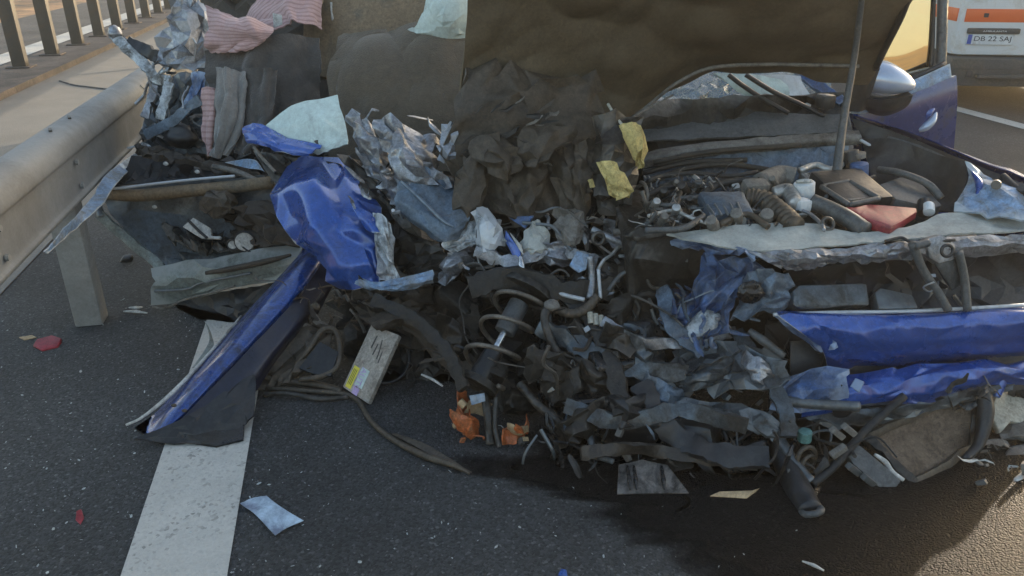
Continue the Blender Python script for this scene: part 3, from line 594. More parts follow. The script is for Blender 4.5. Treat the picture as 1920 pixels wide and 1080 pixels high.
# ================================================================ ambulance
AR = math.radians(-7)                                                # rear plane turned: right side nearer
def ambulance():
    X = Vector((math.cos(AR), math.sin(AR), 0)); B = Vector((-math.sin(AR), math.cos(AR), 0)); Zv = Vector((0, 0, 1))
    o = P(1777, 130, 7.25); o.z = 0
    t = thing('ambulance', o + X * 1.0 + B * 2.8, 'white ambulance van with a red orange stripe behind the wreck', 'ambulance')
    def bx(name, m, x0, x1, b0, b1, z0, z1, par=t, bev=0.02, **k):
        V, Fs = boxgeo(o + X * (x0 + x1) / 2 + B * (b0 + b1) / 2 + Zv * (z0 + z1) / 2, X * (x1 - x0) / 2, B * (b1 - b0) / 2, Zv * (z1 - z0) / 2)
        return bevelled(name, V, Fs, m, par, bev, **k)
    W = 2.0
    body = bx('body', 'van_white', 0, W, 0, 6.8, 0.47, 2.75, bev=0.07)
    st = bx('stripe', 'van_red', 0.05, W - 0.05, -0.004, 0.05, 0.765, 0.875, bev=0.002)
    bx('side_stripe', 'van_red', -0.004, 0.03, 0.05, 5.4, 0.765, 0.875, bev=0.002)
    bx('door_gap', 'letter_dark', W / 2 - 0.004, W / 2 + 0.004, -0.003, 0.01, 0.52, 2.5, bev=0)
    bx('lock', 'letter_dark', 0.20, 0.24, -0.012, 0.0, 0.805, 0.84, bev=0.006)
    hd = bx('plate_light_bar', 'van_grey', 0.085, 0.525, -0.035, -0.004, 0.668, 0.716, bev=0.012)
    text('lettering', 'white_plastic', 'AMBULANTA', o + X * 0.31 - B * 0.037 + Zv * 0.692, X, Zv, 0.012, hd, 0.20)
    pl = bx('number_plate', 'white_plastic', 0.10, 0.49, -0.018, -0.004, 0.575, 0.664, bev=0.004)
    bx('country_band', 'plate_blue', 0.103, 0.138, -0.0205, -0.0175, 0.579, 0.660, pl, bev=0)
    text('lettering', 'letter_dark', 'DB 22 SAJ', o + X * 0.313 - B * 0.0195 + Zv * 0.62, X, Zv, 0.054, pl, 0.31)
    text('lettering', 'letter_blue', 'AMBULANTA', o + X * 0.98 - B * 0.004 + Zv * 1.02, X, Zv, 0.13, body, 1.7)
    bmp = bx('bumper', 'van_grey', -0.02, W + 0.02, -0.10, 0.25, 0.22, 0.468, bev=0.03)
    bx('step', 'van_grey', 0.2, W - 0.2, -0.16, -0.06, 0.30, 0.335, bmp, bev=0.01)
    bx('bumper_seam', 'kerb_stone', 0.0, W, -0.104, -0.099, 0.37, 0.376, bmp, bev=0)
    bx('bracket', 'letter_dark', 0.12, 0.17, -0.115, -0.10, 0.30, 0.36, bmp, bev=0.005)
    bx('bracket', 'steel_light', 0.99, 1.02, -0.108, -0.10, 0.37, 0.49, bmp, bev=0.003)
    bx('underbody', 'letter_dark', 0.1, W - 0.1, 0.2, 5.4, 0.20, 0.5, bev=0.02)
    for x in (0.12, W - 0.34):
        for b in (1.2, 5.2):
            wh = cyl('wheel', 'rubber', o + X * x + B * b + Zv * 0.34, o + X * (x + 0.22) + B * b + Zv * 0.34, 0.34, t, 32, bev=0.02)
            cyl('rim', 'steel_light', o + X * (x - 0.006) + B * b + Zv * 0.34, o + X * (x + 0.226) + B * b + Zv * 0.34, 0.19, wh, 24, bev=0.006)
    bx('mud_flap', 'rubber', 0.9, 1.2, 0.6, 0.62, 0.16, 0.40, bev=0.004)
    for x0, x1, mm in ((0.015, 0.10, 'red'), (W - 0.10, W - 0.015, 'red')):
        tl = bx('tail_light', mm, x0, x1, -0.02, 0.06, 0.98, 1.45, bev=0.015)
        bx('reversing_lens', 'white_plastic', x0 + 0.01, x1 - 0.01, -0.024, -0.018, 1.05, 1.15, tl, bev=0.002)
    for x0, x1 in ((0.16, 0.92), (1.08, 1.84)):
        w_ = bx('rear_window', 'black_plastic', x0, x1, -0.012, 0.02, 1.55, 2.3, bev=0.02)
    bx('beacon_bar', 'plate_blue', 0.3, W - 0.3, 0.1, 0.3, 2.66, 2.76, bev=0.03)
    for q in range(3): bx('side_marker', 'orange', -0.012, 0.0, 1.0 + q * 1.7, 1.08 + q * 1.7, 0.60, 0.64, bev=0.004)
ambulance()

# ================================================================ the wrecked car
car = thing('wrecked_car', C(0, 2.0, 0), 'crushed blue car with raised bonnet and torn-open front corner', 'car')

# --- shell behind: floor, far side, roof, rear (all torn or dented)
sheet('floor_pan', 'shaded_grime', [[C(-0.95, 0.9, 0.20), C(0, 0.9, 0.22), C(0.8, 0.9, 0.24)], [C(-0.95, 2.6, 0.22), C(0, 2.6, 0.22), C(0.8, 2.6, 0.24)], [C(-0.85, 4.2, 0.25), C(0, 4.2, 0.25), C(0.8, 4.2, 0.25)]], car, 24, 30, 0.05, 4, 0.01, seed=1, cell=0.07)
fw = sheet('firewall', 'shaded_grime', [[C(-0.62, 0.98, 0.80), C(0, 0.96, 0.86), C(0.72, 0.95, 0.88)], [C(-0.6, 0.92, 0.5), C(0, 0.9, 0.5), C(0.72, 0.9, 0.5)], [C(-0.55, 0.92, 0.15), C(0, 0.9, 0.15), C(0.72, 0.9, 0.15)]], car, 30, 24, 0.05, 6, 0.008, seed=2, cell=0.05)
sp = sheet('side_panel', 'blue', [[C(0.86, 1.9, 0.92), C(0.90, 2.9, 0.95), C(0.86, 4.2, 0.98)], [C(0.90, 1.9, 0.6), C(0.93, 2.9, 0.6), C(0.89, 4.25, 0.62)], [C(0.84, 1.9, 0.25), C(0.87, 2.9, 0.25), C(0.82, 4.2, 0.3)]], car, 24, 14, 0.01, 3, 0.01, seed=3, soft=True)
rf = sheet('roof', 'blue', [[C(-0.75, 1.95, 1.42), C(0, 1.9, 1.47), C(0.66, 1.9, 1.42)], [C(-0.85, 2.8, 1.40), C(0, 2.8, 1.50), C(0.68, 2.8, 1.45)], [C(-0.75, 4.0, 1.36), C(0, 4.1, 1.44), C(0.66, 4.0, 1.38)]], car, 26, 26, 0.03, 3, 0.02, seed=4, soft=True)
sheet('tailgate', 'blue', [[C(-0.75, 4.0, 1.36), C(0, 4.1, 1.42), C(0.66, 4.0, 1.36)], [C(-0.80, 4.3, 0.95), C(0, 4.4, 0.98), C(0.82, 4.25, 0.95)], [C(-0.78, 4.3, 0.3), C(0, 4.4, 0.3), C(0.80, 4.2, 0.3)]], car, 20, 20, 0.02, 3, 0.015, seed=5, soft=True)
for a, b in ((C(0.82, 1.9, 0.92), C(0.68, 2.0, 1.42)), (C(0.86, 2.9, 0.95), C(0.68, 2.85, 1.44)), (C(-0.85, 3.4, 0.6), C(-0.80, 3.3, 1.38))):
    tube('pillar', 'navy', [a, (a + b) / 2 + CN * 0.03, b], 0.035, car, 10)
for s, l in ((0.76, 3.55), (-0.72, 3.55), (0.78, 0.62)):
    wh = thing('wheel', C(s, l, 0.0), None, None); attach(wh, car)
    ty = ring('tyre', 'rubber', C(s, l, 0.30), CN, 0.225, 0.085, wh, 40, 12); cyl('rim', 'steel_light', C(s - 0.06, l, 0.30), C(s + 0.06, l, 0.30), 0.175, wh, 28, bev=0.01)

# --- cabin: seats and trims seen over the crushed corner
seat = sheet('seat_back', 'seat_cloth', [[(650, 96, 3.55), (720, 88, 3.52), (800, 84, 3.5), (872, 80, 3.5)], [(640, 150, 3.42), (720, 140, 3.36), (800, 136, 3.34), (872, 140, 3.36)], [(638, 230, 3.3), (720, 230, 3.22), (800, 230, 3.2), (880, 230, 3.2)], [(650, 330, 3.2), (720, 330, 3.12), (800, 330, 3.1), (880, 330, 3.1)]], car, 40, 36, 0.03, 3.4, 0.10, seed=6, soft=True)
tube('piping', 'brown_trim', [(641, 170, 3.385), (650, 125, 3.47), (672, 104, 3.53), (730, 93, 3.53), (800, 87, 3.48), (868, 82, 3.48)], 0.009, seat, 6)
tube('trim_edge', 'cream', [(637, 130, 3.40), (634, 170, 3.36), (637, 215, 3.29)], [0.004, 0.008, 0.005], seat, 6)
for x, y in ((727, 156), (736, 155), (744, 156), (752, 154), (772, 152), (781, 151)):
    box('stitched_letter', 'taupe', P(x, y, 3.325), (0.012, 0.004, 0.010), seat, bev=0.001)
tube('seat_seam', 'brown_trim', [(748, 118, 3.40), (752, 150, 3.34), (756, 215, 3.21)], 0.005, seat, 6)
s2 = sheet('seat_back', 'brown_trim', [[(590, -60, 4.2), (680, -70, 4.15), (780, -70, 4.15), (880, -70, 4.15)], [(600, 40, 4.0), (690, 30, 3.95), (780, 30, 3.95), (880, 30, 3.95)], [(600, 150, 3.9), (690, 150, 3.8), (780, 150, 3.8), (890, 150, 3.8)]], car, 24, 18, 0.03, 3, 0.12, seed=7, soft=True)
sheet('headrest_bag', 'mint', [[(812, -45, 3.42), (845, -50, 3.40), (892, -48, 3.42)], [(800, 18, 3.40), (838, 14, 3.33), (884, 12, 3.40)], [(786, 48, 3.40), (832, 46, 3.33), (878, 50, 3.40)], [(768, 60, 3.42), (824, 68, 3.36), (868, 76, 3.40)]], car, 22, 18, 0.010, 14, 0.02, seed=8)
sheet('torn_trim', 'tan', [[(545, -30, 3.95), (580, -30, 3.93), (625, -30, 3.95)], [(570, 20, 3.93), (595, 20, 3.88), (622, 22, 3.92)], [(596, 62, 3.92), (606, 68, 3.9), (618, 60, 3.92)]], car, 12, 12, 0.02, 8, 0.008, seed=9)
tube('belt_anchor', 'off_white', [(621, 5, 3.86), (622, 25, 3.84), (628, 52, 3.84)], [0.006, 0.004, 0.014], car, 8)
sheet('door_trim', 'brown_dark', [[(370, -50, 4.4), (480, -50, 4.35), (620, -50, 4.35)], [(380, 80, 4.2), (480, 80, 4.15), (640, 80, 4.1)], [(380, 300, 3.9), (480, 300, 3.8), (640, 300, 3.7)]], car, 24, 22, 0.05, 3, 0.03, seed=10, cell=0.08)
sheet('sill_carpet', 'shaded_grime', [[(270, 260, 3.9), (400, 270, 3.75), (560, 280, 3.6), (700, 300, 3.4)], [(280, 340, 3.4), (400, 340, 3.3), (560, 350, 3.2), (700, 360, 3.1)], [(330, 470, 3.0), (420, 480, 2.95), (560, 480, 2.9), (700, 480, 2.8)]], car, 30, 20, 0.07, 7, 0.01, seed=11)

# --- bonnet, propped open, its crushed half hanging down
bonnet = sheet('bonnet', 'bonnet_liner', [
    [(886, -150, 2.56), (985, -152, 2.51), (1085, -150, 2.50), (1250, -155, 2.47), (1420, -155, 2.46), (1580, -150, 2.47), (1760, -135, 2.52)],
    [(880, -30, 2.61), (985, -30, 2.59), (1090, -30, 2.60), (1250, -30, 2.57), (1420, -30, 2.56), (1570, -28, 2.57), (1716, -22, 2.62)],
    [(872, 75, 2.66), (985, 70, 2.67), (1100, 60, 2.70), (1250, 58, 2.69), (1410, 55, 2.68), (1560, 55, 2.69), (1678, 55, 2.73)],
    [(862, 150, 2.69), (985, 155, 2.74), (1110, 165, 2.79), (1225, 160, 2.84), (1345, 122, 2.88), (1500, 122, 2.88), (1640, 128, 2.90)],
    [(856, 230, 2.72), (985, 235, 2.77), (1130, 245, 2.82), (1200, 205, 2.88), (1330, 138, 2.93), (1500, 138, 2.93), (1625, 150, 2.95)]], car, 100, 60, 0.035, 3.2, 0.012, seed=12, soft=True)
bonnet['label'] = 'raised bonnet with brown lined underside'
tube('rear_lip', 'taupe', [(1188, 222, 2.80), (1225, 190, 2.82), (1270, 155, 2.83), (1330, 128, 2.84), (1420, 121, 2.845), (1520, 122, 2.845), (1610, 124, 2.86)], 0.007, bonnet, 8)
tube('side_lip', 'black_plastic', [(1716, -40, 2.60), (1690, 30, 2.68), (1660, 90, 2.78), (1642, 128, 2.88)], 0.012, bonnet, 8)
fold_ = sheet('crumpled_skin', 'soot', [
    [(868, 120, 2.665), (950, 130, 2.68), (1030, 140, 2.70), (1120, 150, 2.74)],
    [(854, 205, 2.61), (940, 200, 2.58), (1030, 205, 2.62), (1132, 205, 2.70)],
    [(846, 300, 2.58), (940, 300, 2.54), (1030, 300, 2.58), (1125, 290, 2.64)],
    [(880, 392, 2.52), (950, 400, 2.48), (1030, 398, 2.50), (1105, 390, 2.55)]], bonnet, 44, 60, 0.075, 5.0, 0.006, jag=0.035, seed=13, cell=0.045, vary=0.8, edge=('taupe', 0.003, 'l'), taut=True)
for q, (x, y, w_, h_, k, m_) in enumerate(((900, 350, 60, 120, -14, 'soot'), (950, 365, 50, 90, 10, 'soot'), (1000, 360, 60, 110, -8, 'soot'), (1060, 355, 60, 130, 12, 'soot'), (915, 290, 90, 60, 20, 'soot'), (1040, 270, 110, 60, -20, 'soot'), (1085, 320, 50, 100, 6, 'soot'))):
    sheet('torn_ribbon', m_, [[(x - w_ / 2, y - h_ / 2, 2.53), (x, y - h_ / 2 - 6, 2.50), (x + w_ / 2, y - h_ / 2, 2.53)], [(x - w_ / 2 + k, y, 2.48), (x + k, y, 2.45), (x + w_ / 2 + k, y, 2.49)], [(x - w_ / 3 + 2 * k, y + h_ / 2, 2.45), (x + 2 * k, y + h_ / 2 + 14, 2.42), (x + w_ / 4 + 2 * k, y + h_ / 2 - 8, 2.45)]], fold_, 10, 10, 0.035, 8, 0.004, jag=0.018, seed=300 + q, cell=0.03, taut=True)
scraps('torn_slivers', fold_, (868, 190, 1110, 395), lambda y: 2.53 - (y - 190) * 0.0002, 80, 58, ['brown_dark', 'taupe', 'shaded_grime_mid', 'brown_dark', 'shaded_grime'], (0.010, 0.04), 0.03, 's', 0.5, (1, 0.1, 0.12))
flap = sheet('torn_flap', 'shaded_grime_mid', [[(1108, 215, 2.56), (1150, 212, 2.53), (1196, 225, 2.56)], [(1105, 290, 2.50), (1150, 285, 2.45), (1200, 290, 2.50)], [(1108, 350, 2.46), (1150, 350, 2.42), (1196, 350, 2.46)], [(1115, 400, 2.44), (1150, 408, 2.41), (1190, 395, 2.44)]], bonnet, 20, 26, 0.035, 9, 0.006, jag=0.015, seed=14)
sheet('yellow_foam', 'yellow_foam', [[(1166, 236, 2.47), (1182, 234, 2.46), (1202, 240, 2.48)], [(1178, 262, 2.45), (1190, 260, 2.43), (1208, 262, 2.46)], [(1192, 298, 2.45), (1198, 300, 2.44), (1206, 296, 2.46)], [(1198, 316, 2.45), (1201, 320, 2.44), (1206, 314, 2.46)]], flap, 10, 14, 0.012, 22, 0.014, jag=0.008, seed=15)
sheet('yellow_foam', 'yellow_foam', [[(1126, 310, 2.43), (1138, 306, 2.41), (1150, 310, 2.42)], [(1132, 330, 2.41), (1150, 328, 2.39), (1166, 332, 2.41)], [(1142, 352, 2.41), (1160, 352, 2.39), (1178, 352, 2.41)], [(1156, 368, 2.41), (1166, 373, 2.39), (1176, 366, 2.41)]], flap, 10, 14, 0.012, 22, 0.014, jag=0.008, seed=16)
sheet('yellow_foam', 'yellow_foam', [[(1105, 336, 2.44), (1110, 335, 2.43)], [(1108, 352, 2.43), (1116, 350, 2.42)]], flap, 6, 6, 0.005, 22, 0.008, seed=17)
tube('torn_wire', 'cream', [(1140, 195, 2.6), (1152, 215, 2.55), (1168, 236, 2.5)], 0.005, flap, 6)
tube('stay_wire', 'taupe', [(1182, 222, 2.6), (1212, 205, 2.66), (1262, 178, 2.72)], 0.004, bonnet, 6)
tube('prop_rod', 'grey_plastic', [(1568, 332, 2.52), (1580, 235, 2.60), (1600, 120, 2.66), (1612, 30, 2.62), (1620, -40, 2.55)], [0.017, 0.013, 0.011, 0.010, 0.009], car, 10, smooth_path=True)

# --- windscreen base, wipers, scuttle
ws = sheet('windscreen', 'cracked_glass', [[(1180, 40, 3.55), (1400, 40, 3.6), (1600, 60, 3.55)], [(1180, 140, 3.22), (1380, 135, 3.25), (1560, 150, 3.2)], [(1185, 212, 3.0), (1380, 216, 3.02), (1560, 226, 3.0)]], car, 24, 14, 0.02, 7, 0.006, seed=18)
sheet('torn_airbag', 'mint', [[(1338, 138, 3.08), (1400, 140, 3.06), (1462, 150, 3.06)], [(1370, 160, 3.05), (1420, 165, 3.03), (1478, 172, 3.04)], [(1410, 190, 3.03), (1440, 195, 3.01), (1470, 208, 3.01)]], car, 14, 10, 0.008, 12, 0.01, seed=19)
sheet('torn_airbag', 'white_plastic', [[(1420, 140, 3.12), (1460, 140, 3.10), (1500, 144, 3.10)], [(1450, 158, 3.09), (1480, 160, 3.08), (1506, 162, 3.08)], [(1480, 180, 3.05), (1510, 195, 3.04), (1545, 214, 3.02)]], car, 14, 10, 0.006, 10, 0.006, seed=20)
for pth in ([(1398, 140, 3.0), (1450, 172, 2.98), (1500, 195, 2.97), (1545, 218, 2.96)], [(1366, 140, 3.0), (1392, 160, 2.99), (1430, 185, 2.98), (1478, 212, 2.96)]):
    tube('wiper_arm', 'black_plastic', pth, 0.009, car, 8)
box('wiper_pivot', 'black_plastic', P(1548, 190, 2.97), (0.06, 0.05, 0.05), car, rz=0.4, bev=0.012, crush=0.006, sub=1)
sheet('pillar_trim', 'blue_dirty', [[(1490, 140, 3.16), (1520, 140, 3.14)], [(1530, 172, 3.1), (1552, 165, 3.1)], [(1575, 200, 3.02), (1590, 190, 3.02)]], car, 8, 16, 0.008, 10, 0.02, seed=21)
sc1 = sheet('scuttle_panel', 'grey_plastic', [[(1195, 210, 3.0), (1320, 212, 3.0), (1450, 214, 2.99), (1585, 218, 2.97)], [(1195, 240, 2.92), (1320, 238, 2.93), (1450, 235, 2.92), (1590, 232, 2.92)], [(1195, 268, 2.86), (1320, 262, 2.87), (1450, 256, 2.87), (1600, 248, 2.87)]], car, 34, 14, 0.008, 8, 0.008, seed=22)
sheet('scuttle_lip', 'taupe', [[(1205, 290, 2.84), (1300, 270, 2.84), (1440, 258, 2.84), (1610, 246, 2.84)], [(1205, 300, 2.79), (1300, 282, 2.80), (1440, 270, 2.80), (1615, 258, 2.80)], [(1205, 316, 2.80), (1300, 296, 2.81), (1440, 282, 2.81), (1615, 268, 2.81)]], car, 40, 12, 0.008, 9, 0.004, seed=23)
sheet('bulkhead', 'blue_grey', [[(1205, 318, 2.81), (1320, 296, 2.82), (1440, 284, 2.82), (1590, 270, 2.82)], [(1210, 350, 2.78), (1320, 336, 2.78), (1440, 330, 2.78), (1590, 318, 2.78)], [(1210, 400, 2.76), (1320, 390, 2.76), (1440, 390, 2.76), (1590, 380, 2.76)]], car, 30, 16, 0.015, 7, 0.004, seed=24)
for pth in ([(1205, 325, 2.77), (1290, 305, 2.775), (1400, 300, 2.78)], [(1210, 345, 2.74), (1280, 318, 2.75), (1360, 308, 2.76), (1440, 318, 2.76)], [(1225, 305, 2.76), (1330, 285, 2.77), (1500, 272, 2.78)]):
    tube('seal_strip', 'brown_dark', pth, 0.010, car, 8)

# --- driver's side wing (right of the picture)
wing = sheet('wing', 'navy', [[(1600, 214, 2.92), (1700, 246, 2.74), (1810, 292, 2.52), (1930, 336, 2.30), (2010, 380, 2.16)],
                       [(1608, 222, 2.935), (1710, 255, 2.76), (1822, 300, 2.54), (1945, 345, 2.32), (2030, 392, 2.18)],
                       [C(0.86, 0.95, 0.72), C(0.88, 0.75, 0.68), C(0.90, 0.5, 0.64), C(0.90, 0.25, 0.58), C(0.86, 0.1, 0.55)],
                       [C(0.90, 0.95, 0.45), C(0.90, 0.85, 0.50), C(0.91, 0.5, 0.56), C(0.90, 0.3, 0.50), C(0.86, 0.12, 0.42)]], car, 40, 16, 0.008, 5, 0.004, seed=25)
sheet('wing_channel', 'black_plastic', [[(1598, 222, 2.90), (1700, 256, 2.72), (1810, 302, 2.50), (1925, 348, 2.28)], [(1612, 258, 2.84), (1700, 280, 2.70), (1805, 320, 2.48), (1918, 362, 2.26)]], car, 30, 8, 0.006, 8, 0.006, seed=26)
sheet('inner_wing', 'black_plastic', [[(1616, 262, 2.82), (1680, 262, 2.72), (1760, 290, 2.58), (1812, 304, 2.48)], [(1625, 300, 2.74), (1690, 310, 2.66), (1760, 330, 2.54), (1815, 335, 2.44)], [(1640, 345, 2.66), (1700, 352, 2.58), (1770, 372, 2.46), (1805, 372, 2.40)], [(1660, 390, 2.5), (1720, 395, 2.46), (1770, 400, 2.40), (1795, 398, 2.36)]], car, 26, 20, 0.009, 7, 0.006, seed=27)
tube('wing_flange', 'steel_light', [(1612, 262, 2.80), (1650, 282, 2.75), (1690, 290, 2.70)], 0.006, car, 6)
tube('wing_flange', 'grey_plastic', [(1665, 258, 2.76), (1740, 282, 2.63), (1800, 312, 2.5)], 0.007, car, 6)
lm = sheet('lamp_mount', 'blue_pale', [[(1808, 302, 2.44), (1840, 318, 2.40), (1880, 340, 2.36), (1915, 352, 2.32)], [(1818, 330, 2.40), (1845, 340, 2.34), (1885, 352, 2.30), (1925, 372, 2.28)], [(1800, 372, 2.34), (1840, 376, 2.28), (1885, 385, 2.24), (1930, 396, 2.22)], [(1788, 400, 2.28), (1840, 405, 2.22), (1890, 412, 2.18), (1935, 420, 2.16)]], car, 22, 22, 0.02, 10, 0.006, seed=28)
cyl('lamp_socket', 'shaded_grime', P(1868, 345, 2.31), P(1868, 347, 2.25), 0.014, lm, 14)
tube('lamp_rib', 'blue', [(1822, 322, 2.38), (1836, 345, 2.33), (1830, 375, 2.29)], [0.004, 0.012, 0.004], lm, 8)
tube('wing_edge', 'black_plastic', [(1880, 330, 2.36), (1905, 352, 2.30), (1935, 368, 2.25)], 0.012, car, 8)

# --- driver's door, swung open, with mirror
door = thing('door', C(0.9, 1.1, 0.35), None, None); attach(door, car)
skin = sheet('door_skin', 'navy', [[(1592, 212, 3.05), (1660, 188, 3.10), (1720, 165, 3.15), (1774, 143, 3.20)], [(1596, 232, 3.05), (1660, 214, 3.09), (1720, 196, 3.14), (1776, 180, 3.19)], [(1600, 262, 3.07), (1660, 260, 3.11), (1720, 262, 3.16), (1772, 262, 3.20)], [(1600, 350, 3.12), (1660, 380, 3.16), (1720, 400, 3.19), (1760, 410, 3.22)]], door, 24, 20, 0.0, 4, 0.05, seed=29)
sheet('waist_panel', 'blue_pale', [[(1690, 160, 3.10), (1735, 140, 3.14), (1774, 122, 3.18)], [(1688, 176, 3.085), (1735, 158, 3.125), (1776, 140, 3.165)], [(1685, 186, 3.09), (1735, 170, 3.13), (1776, 150, 3.17)]], door, 14, 8, 0.0, 4, 0.02, seed=30)
wg = sheet('window', 'window_glass', [[(1640, -70, 3.17), (1690, -70, 3.21), (1752, -70, 3.255)], [(1640, 60, 3.155), (1690, 50, 3.195), (1749, 40, 3.24)], [(1640, 150, 3.14), (1690, 142, 3.18), (1745, 126, 3.225)]], door, 8, 8, 0.0, 4, 0.005, seed=31)
tube('window_frame', 'slate', [(1770, -70, 3.26), (1767, 20, 3.24), (1765, 90, 3.22), (1763, 140, 3.20)], 0.020, door, 10)
tube('window_seal', 'black_plastic', [(1753, -70, 3.25), (1750, 20, 3.235), (1748, 90, 3.22), (1745, 126, 3.21)], 0.009, door, 8)
tube('waist_seal', 'black_plastic', [(1640, 172, 3.10), (1700, 152, 3.13), (1770, 120, 3.19)], 0.012, door, 8)
tube('window_trim', 'cream', [(1690, 140, 3.165), (1720, 133, 3.19), (1742, 127, 3.21)], 0.004, door, 6)
hnd = tube('handle', 'mirror_cap', [(1722, 244, 3.10), (1735, 238, 3.095), (1748, 226, 3.10), (1754, 210, 3.12)], [0.010, 0.018, 0.016, 0.008], door, 10)
tube('handle_recess', 'blue', [(1726, 226, 3.115), (1740, 212, 3.105), (1754, 199, 3.125)], [0.006, 0.016, 0.008], hnd, 10)
def mirror_shell():
    c = P(1655, 152, 3.02); V = []; Fs = []; nu, nv = 28, 18
    for i in range(nv + 1):
        a = math.pi * i / nv
        for j in range(nu):
            b = 2 * math.pi * j / nu; x = -math.cos(a); r = math.sin(a)
            sx = 0.125 * x * (1 if x > 0 else 0.95); taper = 1.0 - 0.28 * max(0, x)
            y = 0.075 * r * math.cos(b); z = 0.072 * r * math.sin(b) * taper * (1.05 if math.sin(b) > 0 else 0.72)
            V.append(c + Vector((sx, y, z - 0.018 * x)))
    for i in range(nv):
        for j in range(nu): Fs.append((i * nu + j, i * nu + (j + 1) % nu, (i + 1) * nu + (j + 1) % nu, (i + 1) * nu + j))
    return c, V, Fs
c, V, Fs = mirror_shell()
ms = finish('mirror', V, Fs, 'mirror_cap', door)
sheet('mirror_base', 'black_plastic', [[(1614, 172, 2.99), (1655, 182, 2.97), (1702, 172, 3.0)], [(1616, 186, 3.0), (1655, 196, 2.98), (1695, 186, 3.01)], [(1625, 196, 3.04), (1655, 204, 3.05), (1680, 196, 3.06)]], ms, 16, 10, 0.0, 4, 0.03, seed=32)
sheet('mirror_foot', 'black_plastic', [[(1598, 128, 2.99), (1622, 122, 2.97), (1640, 124, 2.98)], [(1596, 165, 2.99), (1612, 165, 2.97), (1626, 160, 2.98)], [(1588, 205, 3.0), (1598, 205, 2.98), (1610, 200, 3.0)]], ms, 8, 12, 0.0, 4, 0.03, seed=33)
sheet('quarter_trim', 'blue_pale', [[(1598, 203, 2.99), (1622, 202, 3.0), (1646, 203, 3.03)], [(1594, 212, 2.99), (1612, 211, 3.0), (1630, 206, 3.03)]], door, 8, 5, 0.0, 4, 0.01, seed=34)

# ================================================================ engine bay
eng = thing('engine', C(0.35, 0.5, 0.2), None, None); attach(eng, car)
block = box('engine_block', 'shaded_grime', C(0.02, 0.48, 0.36), (0.62, 0.46, 0.44), eng, rz=0.1, bev=0.03, crush=0.05, sub=6, seed=2)
box('gearbox', 'shaded_grime', C(0.48, 0.45, 0.36), (0.50, 0.50, 0.44), eng, rz=0.05, bev=0.04, crush=0.04, sub=6, seed=3)
def lump(name, m, px, py, size, par=eng, dy=0.0, **k): return box(name, m, P(px, py, eb(py) + dy), size, par, **k)
cov = box('engine_cover', 'blue_grey', P(1360, 392, eb(392)), (0.14, 0.13, 0.05), eng, rz=0.15, rx=0.35, bev=0.012, crush=0.012, sub=3, seed=4)
for k in range(5):
    tube('cover_rib', 'slate', [(1326 + k * 14, 384 - k, eb(384) - 0.05), (1340 + k * 13, 404, eb(404) - 0.04)], 0.004, cov, 6)
hs = tube('intake_hose', 'hose_brown', [(1398, 372, eb(372)), (1430, 376, eb(376) - 0.01), (1462, 398, eb(398) - 0.01), (1488, 424, eb(424))], 0.036, eng, 14, ribs=12)
box('hose_clamp', 'taupe', P(1414, 352, eb(352) - 0.02), (0.09, 0.05, 0.05), eng, rz=0.2, rx=0.3, bev=0.018, crush=0.006, sub=2, seed=5)
tube('turbo_pipe', 'taupe', [(1425, 345, eb(345)), (1460, 330, eb(330) + 0.02), (1490, 334, eb(334) + 0.02)], 0.036, eng, 14)
tube('intake_elbow', 'alu', [(1450, 362, eb(362) - 0.02), (1478, 360, eb(360) - 0.03), (1492, 385, eb(385) - 0.03)], [0.02, 0.028, 0.022], eng, 12)
cap = cyl('reservoir', 'white_plastic', P(1509, 372, 2.40), P(1508, 342, 2.40), 0.030, eng, 20, 0.034, 0.006)
cyl('reservoir_cap', 'off_white', P(1508, 344, 2.40), P(1508, 338, 2.405), 0.026, cap, 20, bev=0.004)
box('bottle', 'white_plastic', P(1503, 384, 2.33), (0.045, 0.05, 0.04), eng, rz=0.3, bev=0.01)
ab = box('battery_tray', 'black_plastic', P(1590, 362, 2.44), (0.19, 0.19, 0.075), eng, rz=0.25, rx=0.25, bev=0.012)
for s_, e_ in (((1540, 350), (1592, 340)), ((1592, 340), (1648, 372)), ((1648, 372), (1592, 384)), ((1592, 384), (1540, 350))):
    tube('tray_rim', 'grey_plastic', [(s_[0], s_[1], eb(s_[1]) - 0.06), (e_[0], e_[1], eb(e_[1]) - 0.06)], 0.009, ab, 8, smooth_path=False)
slab('tray_lid', 'taupe', [(1556, 352, 2.405), (1592, 346, 2.43), (1630, 370, 2.35), (1590, 376, 2.32)], 0.02, ab)
slab('fuse_box', 'grey_plastic', [(1648, 345, 2.47), (1690, 330, 2.54), (1726, 340, 2.50), (1768, 384, 2.36), (1752, 390, 2.34), (1680, 372, 2.36)], 0.09, eng, bev=0.01)
cyl('fuse_stud', 'black_plastic', P(1733, 378, 2.34), P(1733, 400, 2.30), 0.020, eng, 14)
cyl('terminal', 'white_plastic', P(1741, 384, 2.31), P(1742, 399, 2.28), 0.017, eng, 14, bev=0.003)
slab('battery_cover', 'red', [(1574, 386, 2.30), (1602, 390, 2.28), (1630, 384, 2.31), (1720, 388, 2.29), (1722, 396, 2.27), (1672, 424, 2.16), (1608, 408, 2.22)], 0.03, eng, bev=0.007, crush=0.008, sub=2, seed=6)
tube('coolant_pipe', 'grey_plastic', [(1522, 378, 2.34), (1555, 392, 2.30), (1590, 410, 2.24), (1622, 432, 2.18)], 0.026, eng, 12)
ring('pipe_collar', 'shaded_grime_mid', P(1552, 420, 2.20), (0.2, -1, 0.6), 0.018, 0.006, eng)
cyl('filter_can', 'blue_cap', P(1611, 332, 2.56), P(1611, 306, 2.56), 0.030, eng, 18, bev=0.008)
cyl('brake_reservoir', 'black_plastic', P(1598, 330, 2.60), P(1592, 282, 2.62), 0.032, eng, 18, bev=0.008)
